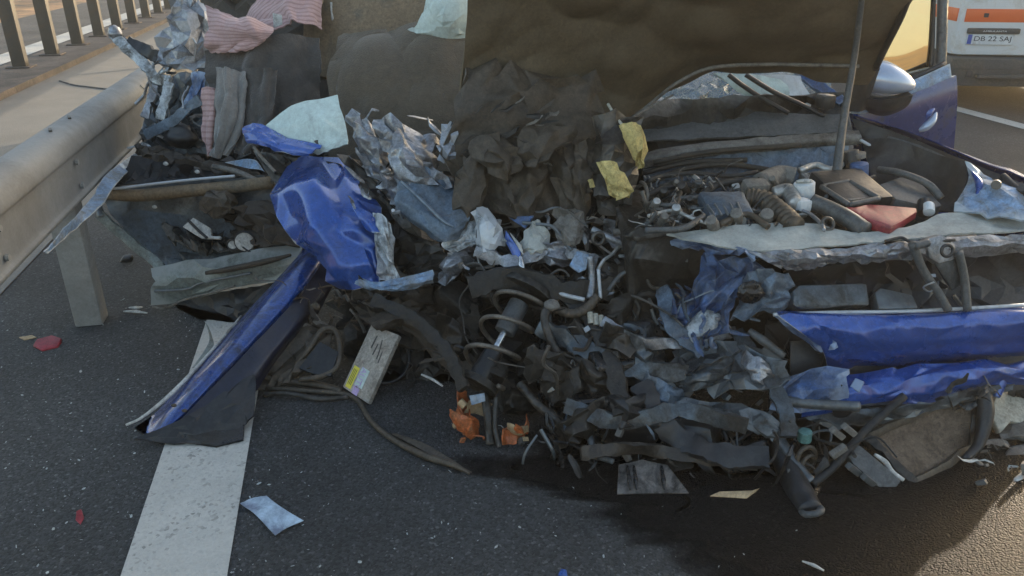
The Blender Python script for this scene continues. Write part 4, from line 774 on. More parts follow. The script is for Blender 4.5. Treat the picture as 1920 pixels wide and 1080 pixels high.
cyl('filler_cap', 'taupe', P(1611, 296, 2.60), P(1611, 286, 2.60), 0.022, eng, 16, bev=0.004)
tube('inner_hose', 'grey_plastic', [(1648, 318, 2.6), (1690, 325, 2.5), (1740, 345, 2.44), (1765, 372, 2.4)], 0.012, eng, 10)
slab('injector_rail', 'alu', [(1500, 325, 2.56), (1540, 318, 2.58), (1560, 332, 2.55), (1520, 342, 2.5)], 0.04, eng, bev=0.006, crush=0.008, sub=2, seed=7)
for k, (x, y, m, r) in enumerate(((1245, 372, 'shaded_grime_mid', 0.016), (1262, 356, 'taupe', 0.012), (1285, 362, 'shaded_grime_mid', 0.02), (1310, 356, 'grey_plastic', 0.016), (1225, 392, 'alu', 0.016), (1300, 388, 'shaded_grime_mid', 0.012), (1268, 404, 'alu', 0.018), (1240, 420, 'taupe', 0.016), (1340, 428, 'taupe', 0.022), (1380, 415, 'taupe', 0.024), (1432, 416, 'taupe', 0.026), (1455, 350, 'taupe', 0.014))):
    cyl('engine_fitting', m, P(x, y, eb(y) + 0.03), P(x + 8 * math.sin(k * 2.1), y - 16, eb(y) - 0.01), r, eng, 12, r * 0.75, 0.003)
for k, pth in enumerate(([(1212, 366), (1250, 352), (1290, 348), (1340, 352)], [(1215, 405), (1260, 395), (1300, 410), (1330, 420)], [(1220, 380), (1255, 385), (1275, 372), (1310, 370)], [(1320, 362), (1350, 345), (1400, 338), (1430, 350)], [(1350, 420), (1400, 402), (1440, 425)], [(1505, 395), (1520, 402), (1540, 420), (1545, 432)], [(1215, 340), (1240, 330), (1300, 325), (1370, 330), (1420, 322)], [(1500, 320), (1530, 310), (1560, 318), (1590, 300)], [(1210, 432), (1280, 428), (1320, 405)], [(1640, 330), (1600, 345), (1560, 338)], [(1265, 340), (1275, 360), (1268, 385)])):
    tube('engine_hose', ('rubber', 'alu', 'grey_plastic', 'rubber', 'hose_brown', 'grey_steel')[k % 6], [(x, y, eb(y) - 0.02) for x, y in pth], (0.010, 0.006, 0.008, 0.012)[k % 4], eng, 8)
scraps('engine_small_parts', eng, (1205, 335, 1420, 425), lambda y: eb(y) + 0.0, 170, 41, ['alu', 'shaded_grime', 'grey_plastic', 'shaded_grime_mid', 'shaded_grime_mid', 'black_plastic'], (0.008, 0.026), 0.05, 'tttssb', 1.6)
scraps('engine_small_parts', eng, (1420, 322, 1560, 430), lambda y: eb(y) + 0.02, 70, 42, ['alu', 'shaded_grime', 'grey_plastic', 'taupe', 'black_plastic'], (0.012, 0.035), 0.04, 'tsbb')

# ================================================================ front end (right)
slam = sheet('slam_panel', 'dust_pale', [[(1250, 442, 2.20), (1380, 424, 2.22), (1520, 420, 2.23), (1600, 436, 2.18), (1700, 428, 2.20), (1790, 400, 2.26), (1940, 416, 2.24)],
                           [(1300, 452, 2.15), (1400, 442, 2.17), (1520, 436, 2.18), (1610, 446, 2.15), (1700, 440, 2.16), (1800, 420, 2.20), (1940, 428, 2.20)],
                           [(1400, 472, 2.10), (1440, 474, 2.09), (1530, 464, 2.10), (1620, 458, 2.11), (1710, 450, 2.12), (1810, 440, 2.13), (1940, 434, 2.15)]], car, 60, 16, 0.008, 8, 0.006, jag=0.004, seed=35, cell=0.022)
sheet('crossmember', 'grey_steel', [[(1400, 474, 2.095), (1500, 470, 2.09), (1620, 461, 2.10), (1760, 448, 2.11), (1940, 437, 2.14)], [(1440, 490, 2.07), (1520, 484, 2.06), (1620, 476, 2.07), (1760, 466, 2.08), (1940, 456, 2.11)], [(1470, 502, 2.08), (1530, 500, 2.08), (1620, 492, 2.09), (1760, 482, 2.10), (1940, 474, 2.13)]], car, 50, 14, 0.012, 10, 0.004, jag=0.004, seed=36, cell=0.02)
sheet('recess_panel', 'black_plastic', [[(1470, 498, 2.12), (1620, 490, 2.14), (1760, 480, 2.15), (1940, 470, 2.18)], [(1470, 545, 2.16), (1620, 540, 2.18), (1760, 535, 2.18), (1940, 530, 2.20)], [(1470, 590, 2.1), (1620, 590, 2.12), (1760, 590, 2.12), (1940, 590, 2.14)]], car, 30, 14, 0.02, 6, 0.005, seed=37)
slab('lamp_back', 'slate', [(1486, 545, 2.06), (1500, 534, 2.07), (1628, 530, 2.09), (1632, 572, 2.05), (1500, 580, 2.03), (1488, 572, 2.03)], 0.06, car, bev=0.012, crush=0.004, sub=2, seed=8)
slab('lamp_back', 'slate', [(1640, 548, 2.08), (1652, 538, 2.09), (1712, 552, 2.08), (1724, 578, 2.04), (1648, 580, 2.04)], 0.05, car, bev=0.01)
lat = slab('bonnet_latch', 'grey_steel', [(1738, 452, 2.07), (1766, 440, 2.08), (1792, 458, 2.08), (1790, 486, 2.06), (1762, 494, 2.05), (1742, 482, 2.06)], 0.04, car, bev=0.006, crush=0.006, sub=2, seed=9)
for pth in ([(1710, 456, 2.05), (1732, 508, 2.045), (1760, 550, 2.03), (1778, 582, 2.02)], [(1798, 472, 2.06), (1808, 520, 2.05), (1814, 582, 2.02)], [(1715, 462, 2.04), (1740, 455, 2.05)]):
    tube('latch_strut', 'grey_plastic', pth, 0.012, lat, 8)
slab('latch_plate', 'slate', [(1750, 490, 2.065), (1792, 484, 2.07), (1802, 530, 2.06), (1786, 545, 2.06)], 0.01, lat, crush=0.006, sub=2)
ring('latch_eye', 'black_plastic', P(1776, 470, 2.03), (0, -1, 0.3), 0.016, 0.005, lat)
scraps('latch_bits', lat, (1740, 505, 1800, 575), lambda y: 2.06, 26, 44, ['grey_steel', 'grey_plastic', 'shaded_grime'], (0.01, 0.03), 0.03, 'tsb')
tube('loom', 'rubber', [(1660, 452, 2.10), (1690, 446, 2.11), (1716, 455, 2.08), (1790, 450, 2.08)], 0.005, car, 6)
bl = sheet('bumper_bar', 'blue', [[(1452, 592, 2.04), (1560, 592, 2.04), (1720, 588, 2.05), (1940, 576, 2.08)], [(1470, 602, 1.99), (1560, 602, 1.985), (1720, 600, 1.99), (1940, 590, 2.02)], [(1530, 640, 1.985), (1600, 638, 1.975), (1720, 636, 1.98), (1940, 626, 2.01)], [(1548, 672, 2.0), (1620, 668, 1.99), (1720, 664, 2.0), (1940, 655, 2.03)], [(1552, 690, 2.03), (1620, 684, 2.03), (1720, 680, 2.04), (1940, 668, 2.07)]], car, 44, 22, 0.010, 4, 0.005, jag=0.004, seed=38, cell=0.06, taut=True, edge=('off_white', 0.003, 'l'))
tube('bumper_lip', 'steel_light', [(1450, 590, 2.03), (1560, 586, 2.03), (1720, 583, 2.04), (1940, 571, 2.07)], 0.006, bl, 8)
sheet('bumper_end', 'blue_dirty', [[(1452, 594, 2.02), (1500, 598, 2.0), (1550, 600, 1.99)], [(1490, 625, 2.0), (1520, 628, 1.98), (1560, 630, 1.97)], [(1530, 655, 2.0), (1545, 655, 1.98), (1570, 650, 1.97)]], bl, 14, 12, 0.012, 14, 0.004, jag=0.008, seed=39)
b2 = sheet('bumper_bar', 'blue', [[(1545, 712, 2.0), (1660, 698, 1.99), (1800, 684, 2.01), (1940, 672, 2.04)], [(1525, 736, 1.945), (1660, 718, 1.94), (1800, 700, 1.96), (1940, 686, 1.99)], [(1505, 768, 1.93), (1660, 748, 1.925), (1800, 720, 1.955), (1940, 704, 1.99)], [(1500, 786, 1.95), (1660, 764, 1.945), (1800, 736, 1.975), (1940, 716, 2.01)]], car, 34, 12, 0.016, 6, 0.004, jag=0.008, seed=40, cell=0.045, taut=True)
sheet('dark_backing', 'black_plastic', [[(1480, 640, 2.09), (1700, 630, 2.09), (1950, 610, 2.12)], [(1480, 700, 2.05), (1700, 690, 2.05), (1950, 670, 2.08)], [(1480, 770, 2.01), (1700, 755, 2.01), (1950, 725, 2.05)]], car, 20, 10, 0.0, 5, 0.01)  # dark sheet added so no sunlit ground shows between the bars
sheet('bumper_skirt', 'slate', [[(1500, 752, 1.975), (1640, 748, 1.965), (1780, 726, 1.985), (1930, 706, 2.02)], [(1500, 778, 1.945), (1640, 770, 1.935), (1780, 742, 1.96), (1900, 722, 1.99)], [(1560, 806, 1.93), (1660, 790, 1.93), (1780, 758, 1.96), (1880, 735, 1.99)]], car, 34, 12, 0.014, 9, 0.004, jag=0.008, seed=140, cell=0.03)
sheet('torn_bumper_skin', 'blue_dirty', [[(1470, 712, 2.0), (1530, 692, 1.99), (1590, 694, 1.97)], [(1455, 742, 1.96), (1515, 732, 1.935), (1585, 724, 1.94)], [(1440, 768, 1.95), (1510, 772, 1.92), (1590, 756, 1.935)]], car, 18, 12, 0.012, 10, 0.004, jag=0.006, seed=41)
sheet('lower_grille', 'black_plastic', [[(1560, 748, 1.96), (1700, 732, 1.96), (1860, 712, 1.99)], [(1560, 768, 1.93), (1700, 752, 1.93), (1850, 730, 1.97)], [(1580, 790, 1.95), (1700, 772, 1.95), (1850, 748, 1.98)]], car, 30, 12, 0.015, 14, 0.005, jag=0.006, seed=42)
scraps('grille_bits', car, (1600, 715, 1850, 760), lambda y: 1.95, 60, 45, ['blue_dirty', 'black_plastic', 'slate', 'shaded_grime'], (0.012, 0.04), 0.03, 'ssb')
tube('skirt_bar', 'slate', [(1470, 752, 1.94), (1540, 758, 1.92), (1610, 762, 1.92)], 0.016, car, 10)
rq = pts([(1626, 818, 1.90), (1834, 720, 2.02), (1820, 838, 1.925), (1716, 905, 1.785)])
core = slab('radiator', 'core_brown', rq, 0.045, car, bev=0.003)
for k in range(4): bar('radiator_rim', 'shaded_grime_mid' if k % 2 else 'hose_brown', [rq[k], (rq[k] + rq[(k + 1) % 4]) / 2 + Vector((0, -0.006, 0)), rq[(k + 1) % 4]], 0.012, 0.008, core, seed=400 + k)
tube('radiator_frame', 'black_plastic', [(1838, 720, 1.99), (1848, 770, 1.95), (1836, 830, 1.90), (1808, 862, 1.86)], [0.02, 0.024, 0.016, 0.012], car, 10)
tube('radiator_hose', 'off_white', [(1640, 852, 1.83), (1660, 866, 1.82), (1672, 884, 1.80), (1694, 900, 1.785)], [0.005, 0.008, 0.008, 0.006], core, 8)
tube('diagonal_strut', 'rubber', [(1524, 908, 1.76), (1566, 872, 1.80), (1622, 808, 1.87), (1696, 742, 1.92)], 0.012, car, 10)
br = slab('step_bracket', 'grey_plastic', [(1582, 842, 1.84), (1610, 835, 1.85), (1690, 900, 1.77), (1672, 926, 1.75), (1655, 918, 1.755), (1600, 870, 1.80)], 0.03, car, bev=0.004, crush=0.004, sub=1)
for q, (x, y) in enumerate(((1570, 812), (1592, 806), (1572, 846), (1600, 880), (1628, 900))): box('bracket_tab', 'taupe' if q < 3 else 'grey_plastic', P(x, y, 1.83 - (y - 812) * 0.0007), (0.05, 0.02, 0.018), br, rz=0.2, ry=0.7 if q != 2 else -0.6, bev=0.003)
tube('fog_duct', 'black_plastic', [(1448, 800, 1.93), (1470, 862, 1.85), (1500, 930, 1.73), (1520, 962, 1.66)], [0.02, 0.034, 0.042, 0.036], car, 14)
ring('duct_mouth', 'grey_plastic', P(1521, 958, 1.655), (0.25, -0.4, -0.9), 0.026, 0.010, car)
tube('fog_pipe', 'slate', [(1405, 790, 1.95), (1450, 812, 1.90), (1490, 870, 1.82), (1520, 905, 1.77)], 0.018, car, 12)
ring('horn', 'hose_brown', P(1512, 858, 1.83), (0.4, -1, 0.2), 0.032, 0.007, car); ring('horn', 'hose_brown', P(1516, 868, 1.82), (0.5, -1, 0.1), 0.022, 0.006, car)
cyl('filler_cap', 'teal_cap', P(1508, 826, 1.86), P(1510, 808, 1.86), 0.020, car, 18, bev=0.004)
tube('blue_bracket', 'blue', [(1872, 690, 2.02), (1874, 720, 2.0), (1868, 745, 1.98)], [0.020, 0.018, 0.010], car, 8)
sheet('arch_liner', 'black_plastic', [[(1880, 705, 2.06), (1930, 690, 2.08), (2010, 690, 2.12)], [(1890, 735, 2.1), (1930, 740, 2.12), (2000, 750, 2.15)], [(1895, 740, 2.2), (1940, 750, 2.24), (2000, 760, 2.3)]], car, 12, 10, 0.02, 8, 0.005, seed=43)

# crushed corner between bumper and spring: folded blue metal
sheet('crushed_rail', 'blue_dirty', [[(1240, 452, 2.26), (1300, 448, 2.22), (1360, 462, 2.16), (1420, 480, 2.10)], [(1280, 464, 2.22), (1320, 470, 2.18), (1370, 482, 2.12), (1415, 486, 2.09)]], car, 26, 8, 0.02, 14, 0.01, jag=0.008, seed=44)
sheet('crushed_rail', 'blue_dirty', [[(1320, 470, 2.24), (1370, 482, 2.2), (1430, 490, 2.14)], [(1300, 530, 2.2), (1360, 530, 2.14), (1420, 520, 2.12)], [(1250, 580, 2.18), (1320, 585, 2.12), (1380, 560, 2.12)], [(1236, 610, 2.18), (1310, 625, 2.1), (1370, 600, 2.1)], [(1270, 640, 2.16), (1310, 640, 2.1), (1350, 625, 2.12)]], car, 40, 44, 0.05, 9, 0.004, jag=0.012, seed=45, cell=0.024, taut=True)
sheet('crumple_box', 'blue_grey', [[(1405, 500, 2.12), (1440, 505, 2.08), (1470, 510, 2.1)], [(1390, 560, 2.12), (1440, 560, 2.06), (1480, 560, 2.08)], [(1370, 600, 2.1), (1420, 590, 2.04), (1450, 585, 2.06)]], car, 22, 22, 0.035, 13, 0.004, jag=0.012, seed=46, taut=True)
blob('cavity_shade', 'wet_black', P(1408, 548, 2.055), (0.075, 0.03, 0.065), car, 0.25)  # flattened black blob in place of the shade inside the hole
slab('torn_bracket', 'steel_light', [(1280, 612, 2.12), (1322, 580, 2.14), (1352, 592, 2.12), (1345, 612, 2.1), (1300, 640, 2.08)], 0.03, car, bev=0.006, crush=0.014, sub=3, seed=11)
sheet('splayed_panel', 'slate', [[(1260, 650, 2.12), (1360, 642, 2.08), (1450, 660, 2.04)], [(1250, 690, 2.06), (1360, 690, 2.02), (1470, 690, 2.0)], [(1250, 730, 2.02), (1360, 735, 1.97), (1480, 720, 1.97)]], car, 34, 22, 0.04, 8, 0.005, jag=0.02, seed=47)
sheet('cavity_liner', 'black_plastic', [[(1440, 600, 2.1), (1490, 620, 2.1), (1545, 640, 2.04)], [(1430, 680, 2.12), (1490, 690, 2.12), (1545, 690, 2.05)], [(1440, 740, 2.02), (1490, 745, 2.0), (1530, 730, 1.98)]], car, 16, 16, 0.02, 7, 0.004, seed=48)
tube('cavity_pipe', 'grey_plastic', [(1405, 620, 2.06), (1430, 638, 2.03), (1470, 668, 2.0)], [0.010, 0.014, 0.010], car, 10)
sheet('bent_crossbar', 'slate', [[(1208, 735, 2.04), (1260, 740, 2.0), (1340, 752, 1.96), (1400, 766, 1.94), (1460, 800, 1.88)], [(1205, 765, 1.99), (1260, 768, 1.95), (1340, 775, 1.92), (1400, 784, 1.91), (1460, 815, 1.86)], [(1220, 780, 1.99), (1280, 782, 1.95), (1340, 786, 1.93), (1400, 796, 1.91), (1455, 822, 1.87)]], car, 40, 16, 0.025, 9, 0.004, jag=0.012, seed=49, cell=0.03)
tube('bar_strut', 'slate', [(1190, 815, 1.95), (1240, 800, 1.94), (1275, 780, 1.94)], 0.01, car, 8)
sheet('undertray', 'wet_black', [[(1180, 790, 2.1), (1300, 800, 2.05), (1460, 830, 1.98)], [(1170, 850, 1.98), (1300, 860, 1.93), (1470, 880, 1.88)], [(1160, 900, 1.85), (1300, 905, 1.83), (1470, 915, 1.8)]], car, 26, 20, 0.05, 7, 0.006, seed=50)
for pth in ([(1318, 816, 1.88), (1330, 842, 1.85), (1362, 862, 1.82)], [(1380, 800, 1.9), (1384, 850, 1.84), (1386, 880, 1.8)]): tube('thin_wire', 'grey_plastic', pth, 0.003, car, 6)
scraps('tangle', car, (1240, 640, 1470, 790), lambda y: ct(y) - 0.02, 90, 46, ['slate', 'shaded_grime', 'slate', 'grey_steel', 'black_plastic', 'black_plastic'], (0.012, 0.045), 0.06, 'tssb')
scraps('tangle', car, (1240, 455, 1440, 640), lambda y: ct(y) - 0.12, 80, 47, ['blue_dirty', 'blue_grey', 'shaded_grime', 'blue_dirty', 'grey_steel'], (0.015, 0.055), 0.06, 'ssst')
scraps('tangle', car, (1180, 790, 1560, 905), lambda y: ct(y) + 0.0, 70, 48, ['wet_black', 'black_plastic', 'wet_black', 'shaded_grime'], (0.02, 0.07), 0.10, 'tss')

# ================================================================ crushed corner (centre): suspension and torn loom
for k, (rows, m, a, s_) in enumerate((
    ([[(630, 520, 2.75), (800, 500, 2.75), (1000, 480, 2.7), (1240, 480, 2.62)], [(640, 640, 2.5), (800, 620, 2.45), (1000, 620, 2.42), (1240, 620, 2.36)], [(690, 740, 2.35), (820, 730, 2.32), (1000, 740, 2.22), (1240, 740, 2.2)], [(760, 790, 2.4), (860, 800, 2.35), (1000, 840, 2.15), (1220, 880, 2.0)]], 'shaded_grime', 0.11, 6),
    ([[(820, 395, 2.72), (960, 390, 2.7), (1100, 395, 2.66), (1230, 400, 2.62)], [(830, 470, 2.6), (960, 470, 2.56), (1100, 470, 2.52), (1230, 470, 2.46)], [(830, 560, 2.6), (960, 560, 2.56), (1100, 560, 2.5), (1230, 560, 2.45)]], 'shaded_grime', 0.10, 7),
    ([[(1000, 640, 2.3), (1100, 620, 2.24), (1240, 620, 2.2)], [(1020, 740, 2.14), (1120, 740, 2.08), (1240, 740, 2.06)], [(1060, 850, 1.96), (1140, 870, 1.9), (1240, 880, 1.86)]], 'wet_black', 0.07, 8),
    ([[(640, 535, 2.58), (720, 545, 2.5), (820, 540, 2.48)], [(690, 590, 2.46), (760, 590, 2.42), (850, 600, 2.4)], [(720, 640, 2.42), (790, 650, 2.36), (870, 680, 2.32)]], 'brown_dark', 0.06, 9),
    ([[(800, 545, 2.46), (850, 540, 2.42), (900, 560, 2.4)], [(800, 620, 2.4), (850, 620, 2.36), (900, 640, 2.32)], [(850, 700, 2.3), (880, 700, 2.26), (920, 710, 2.24)]], 'brown_dark', 0.05, 11))):
    sheet('crushed_inner_wing', m, rows, car, 44, 36, a * 0.9, s_, 0.006, jag=0.03, seed=60 + k, hole=0.1, cell=0.036)

# strut: coil spring, damper
st = thing('suspension_strut', P(930, 700, 2.1), None, None); attach(st, car)
A, B = P(985, 548, 2.27), P(896, 716, 2.06)
ax = (B - A).normalized(); u = ax.orthogonal().normalized(); v = ax.cross(u); Q = []
T = 3.3
for i in range(100):
    t = i / 99; ang = T * 2 * math.pi * t + 0.8; R = 0.080 if t < 0.9 else 0.08
    Q.append(A + (B - A) * (0.02 + 0.96 * t ** 1.15) + (u * math.cos(ang) + v * math.sin(ang)) * R)
tube('coil_spring', 'spring_steel', Q, 0.0075, st, 8, 260)
cyl('damper_body', 'grey_plastic', A + (B - A) * 0.12, A + (B - A) * 0.46, 0.034, st, 20, bev=0.006)
cyl('damper_rod', 'chrome_rod', A + (B - A) * 0.46, A + (B - A) * 0.66, 0.011, st, 14)
cyl('spring_seat', 'shaded_grime', A - (B - A) * 0.06, A + (B - A) * 0.02, 0.095, st, 26, 0.10, 0.01)
cyl('bump_stop', 'black_plastic', A + (B - A) * 0.66, B, 0.030, st, 16, 0.04, 0.006)
cyl('lower_seat', 'shaded_grime', B - ax * 0.01, B + ax * 0.015, 0.07, st, 26, 0.07, 0.008)
box('strut_clamp', 'shaded_grime', B + ax * 0.05 + Vector((0.06, 0.08, 0.03)), (0.08, 0.07, 0.10), st, rx=0.4, ry=0.5, bev=0.015, crush=0.012, sub=3)
tube('control_arm', 'shaded_grime', [(905, 720, 2.08), (915, 780, 2.0), (920, 832, 1.96)], 0.014, st, 10)
tube('control_arm', 'shaded_grime_mid', [(975, 720, 2.06), (1010, 760, 1.99), (1060, 800, 1.95)], 0.014, st, 10)
box('steering_knuckle', 'shaded_grime', P(975, 742, 2.16), (0.13, 0.08, 0.09), st, rz=0.3, ry=0.4, bev=0.03, crush=0.03, sub=4, seed=12)
# hoses, pipes, loom
def hose(m, path, r, name='hose', **k): return tube(name, m, path, r, car, 10, **k)
hose('shaded_grime_mid', [(1034, 572, 2.18), (1022, 590, 2.16), (1026, 620, 2.13), (1042, 655, 2.10), (1060, 668, 2.1)], [0.016, 0.016, 0.014, 0.012, 0.010])
blob('hose_joint', 'taupe', P(1035, 572, 2.17), (0.05, 0.04, 0.036), car, 0.12, sub=3)
hose('hose_brown', [(1040, 578, 2.18), (1070, 588, 2.17), (1100, 578, 2.18), (1120, 555, 2.2)], 0.016, ribs=10)
hose('slate', [(1040, 738, 2.04), (1075, 765, 2.0), (1100, 805, 1.93), (1118, 850, 1.86), (1150, 866, 1.83)], [0.010, 0.012, 0.012, 0.010, 0.008])
hose('steel_light', [(978, 520, 2.27), (1010, 526, 2.25), (1050, 550, 2.22), (1096, 562, 2.2)], 0.007, 'brake_pipe')
hose('chrome_rod', [(976, 480, 2.3), (978, 500, 2.28), (982, 528, 2.26)], [0.006, 0.012, 0.008], 'union')
hose('off_white', [(1026, 734, 2.04), (1038, 728, 2.03)], 0.007, 'clip'); hose('off_white', [(790, 702, 2.2), (812, 712, 2.18), (830, 724, 2.15)], [0.003, 0.005, 0.003], 'clip')
hose('grey_steel', [(1110, 430, 2.36), (1140, 445, 2.34), (1180, 460, 2.33)], 0.012); ring('pulley', 'shaded_grime_mid', P(1122, 447, 2.33), (0.2, -1, 0.2), 0.018, 0.007, car); ring('hose_clamp', 'shaded_grime_mid', P(1230, 522, 2.24), (0.4, -1, 0.3), 0.030, 0.006, car)
hose('grey_plastic', [(1140, 545, 2.24), (1165, 515, 2.26), (1200, 502, 2.26), (1218, 508, 2.25)], 0.007)
hose('slate', [(1160, 480, 2.28), (1230, 486, 2.26), (1290, 488, 2.24)], 0.006); hose('taupe', [(1150, 435, 2.36), (1200, 432, 2.34), (1290, 425, 2.3)], 0.013)
hose('grey_steel', [(1106, 480, 2.28), (1110, 520, 2.26), (1106, 560, 2.22)], 0.012); hose('steel_light', [(1122, 505, 2.26), (1126, 560, 2.22)], 0.006)
for q, x in enumerate((1106, 1116, 1126)): cyl('connector', 'cream', P(x, 585 + q * 3, 2.17), P(x + 2, 606 + q * 3, 2.15), 0.009, car, 8)
sheet('plastic_shard', 'steel_light', [[(884, 396, 2.42), (898, 390, 2.40), (912, 386, 2.44)], [(896, 436, 2.38), (912, 428, 2.35), (932, 425, 2.39)], [(908, 480, 2.35), (922, 474, 2.32), (942, 456, 2.36)]], car, 9, 9, 0.02, 12, 0.005, jag=0.01, seed=145, cell=0.02)
sheet('plastic_shard', 'dust_pale', [[(982, 436, 2.37), (1000, 420, 2.39), (1014, 412, 2.40)], [(980, 460, 2.35), (1000, 450, 2.34), (1026, 444, 2.37)], [(986, 484, 2.33), (1004, 478, 2.31), (1016, 474, 2.33)]], car, 9, 9, 0.02, 12, 0.004, jag=0.012, seed=143, cell=0.018)
sheet('plastic_shard', 'taupe', [[(1030, 402, 2.42), (1060, 392, 2.40), (1092, 394, 2.42)], [(1040, 428, 2.39), (1070, 425, 2.35), (1096, 425, 2.38)], [(1058, 462, 2.34), (1075, 458, 2.31), (1094, 452, 2.34)]], car, 9, 9, 0.03, 12, 0.005, jag=0.016, seed=144, cell=0.022)
slab('plastic_shard', 'blue_pale', [(1068, 498, 2.26), (1082, 472, 2.29), (1104, 478, 2.28), (1098, 505, 2.26), (1085, 512, 2.25)], 0.012, car, bev=0.003, crush=0.004, sub=1)
slab('plastic_shard', 'blue', [(948, 432, 2.36), (976, 470, 2.31), (974, 500, 2.29), (962, 480, 2.31), (946, 450, 2.35)], 0.01, car, bev=0.002)
slab('plastic_shard', 'off_white', [(955, 436, 2.345), (976, 460, 2.31), (980, 478, 2.295), (972, 466, 2.31)], 0.008, car, bev=0.002)
slab('plastic_shard', 'blue_dirty', [(955, 408, 2.42), (1000, 405, 2.42), (985, 428, 2.40)], 0.01, car, bev=0.002, crush=0.005, sub=1)
scraps('loom_tangle', car, (860, 385, 1240, 560), lambda y: ct(y) - 0.06, 300, 49, ['shaded_grime', 'shaded_grime_mid', 'black_plastic', 'shaded_grime_mid', 'shaded_grime', 'grey_steel', 'slate', 'brown_dark', 'alu'], (0.016, 0.055), 0.10, 'tss', 0.35)
scraps('loom_tangle', car, (820, 540, 1240, 720), lambda y: ct(y) + 0.02, 260, 50, ['shaded_grime', 'black_plastic', 'brown_dark', 'wet_black', 'shaded_grime', 'shaded_grime_mid'], (0.018, 0.06), 0.10, 'tss', 0.3)
scraps('loom_tangle', car, (1000, 700, 1230, 880), lambda y: ct(y) + 0.0, 180, 51, ['wet_black', 'shaded_grime', 'wet_black', 'black_plastic', 'shaded_grime_mid'], (0.018, 0.06), 0.08, 'tss', 0.3)
scraps('loom_tangle', car, (640, 500, 860, 700), lambda y: 2.62 - (y - 500) * 0.0012, 170, 52, ['shaded_grime', 'brown_dark', 'hose_brown', 'black_plastic'], (0.016, 0.06), 0.10, 'ttss')

# grey crushed strut tower and blue-grey box section
sheet('strut_tower', 'grey_steel', [[(648, 212, 2.78), (672, 208, 2.74), (700, 240, 2.72)], [(650, 250, 2.72), (680, 255, 2.66), (715, 265, 2.66)], [(668, 300, 2.66), (700, 310, 2.6), (740, 310, 2.6)], [(700, 360, 2.6), (730, 370, 2.54), (760, 360, 2.56)], [(735, 400, 2.55), (755, 410, 2.5), (775, 400, 2.53)]], car, 26, 44, 0.045, 8, 0.004, jag=0.012, seed=70, cell=0.024, taut=True)
sheet('strut_tower', 'grey_steel', [[(700, 225, 2.72), (740, 216, 2.68), (790, 250, 2.68), (822, 272, 2.7)], [(705, 262, 2.66), (745, 255, 2.58), (785, 285, 2.58), (815, 300, 2.64)], [(730, 300, 2.6), (760, 305, 2.54), (795, 320, 2.55), (830, 330, 2.6)], [(770, 345, 2.56), (800, 345, 2.52), (830, 350, 2.52), (870, 365, 2.56)]], car, 36, 34, 0.05, 8, 0.004, jag=0.012, seed=71, cell=0.026, taut=True)
sheet('strut_tower', 'grey_steel', [[(830, 235, 2.66), (848, 232, 2.62), (858, 240, 2.62)], [(826, 270, 2.62), (846, 265, 2.57), (856, 268, 2.6)], [(820, 300, 2.58), (838, 305, 2.55), (848, 296, 2.57)]], car, 12, 16, 0.03, 14, 0.004, jag=0.01, seed=72)
sheet('box_section', 'blue_grey', [[(756, 315, 2.56), (800, 318, 2.55), (850, 350, 2.53), (882, 350, 2.52)], [(744, 365, 2.51), (790, 380, 2.46), (840, 395, 2.44), (885, 372, 2.46)], [(752, 395, 2.48), (790, 420, 2.41), (840, 432, 2.38), (878, 405, 2.42)], [(790, 425, 2.46), (815, 445, 2.40), (838, 450, 2.37), (870, 435, 2.41)]], car, 34, 30, 0.018, 6, 0.008, jag=0.006, seed=73, cell=0.05, taut=True)
tube('box_flange', 'blue_grey', [(752, 340, 2.50), (790, 375, 2.44), (828, 412, 2.39), (850, 425, 2.37)], [0.004, 0.006, 0.006, 0.003], car, 6)
sheet('bracket_skin', 'steel_light', [[(832, 440, 2.40), (870, 420, 2.42), (900, 400, 2.44)], [(830, 462, 2.38), (870, 450, 2.38), (905, 440, 2.39)], [(850, 470, 2.37), (880, 462, 2.37), (910, 455, 2.37)]], car, 18, 14, 0.02, 12, 0.004, jag=0.008, seed=74, taut=True)
sheet('bracket_skin', 'grey_steel', [[(848, 478, 2.40), (866, 468, 2.38), (888, 490, 2.38)], [(826, 500, 2.38), (846, 500, 2.34), (868, 505, 2.36)], [(826, 530, 2.36), (840, 530, 2.33), (850, 520, 2.35)]], car, 16, 18, 0.035, 14, 0.004, jag=0.012, seed=75, taut=True)
sheet('dark_channel', 'shaded_grime', [[(640, 295, 2.72), (670, 300, 2.68), (700, 330, 2.64)], [(690, 380, 2.62), (730, 390, 2.56), (770, 420, 2.52)], [(740, 480, 2.54), (790, 470, 2.48), (830, 470, 2.44)], [(770, 540, 2.46), (820, 530, 2.42), (850, 520, 2.4)]], car, 24, 34, 0.05, 8, 0.005, jag=0.01, seed=76)
scraps('tower_bits', car, (650, 215, 860, 400), lambda y: 2.70 - (y - 215) * 0.0011, 90, 53, ['grey_steel', 'steel_light', 'shaded_grime', 'grey_steel'], (0.014, 0.05), 0.05, 'ssst')

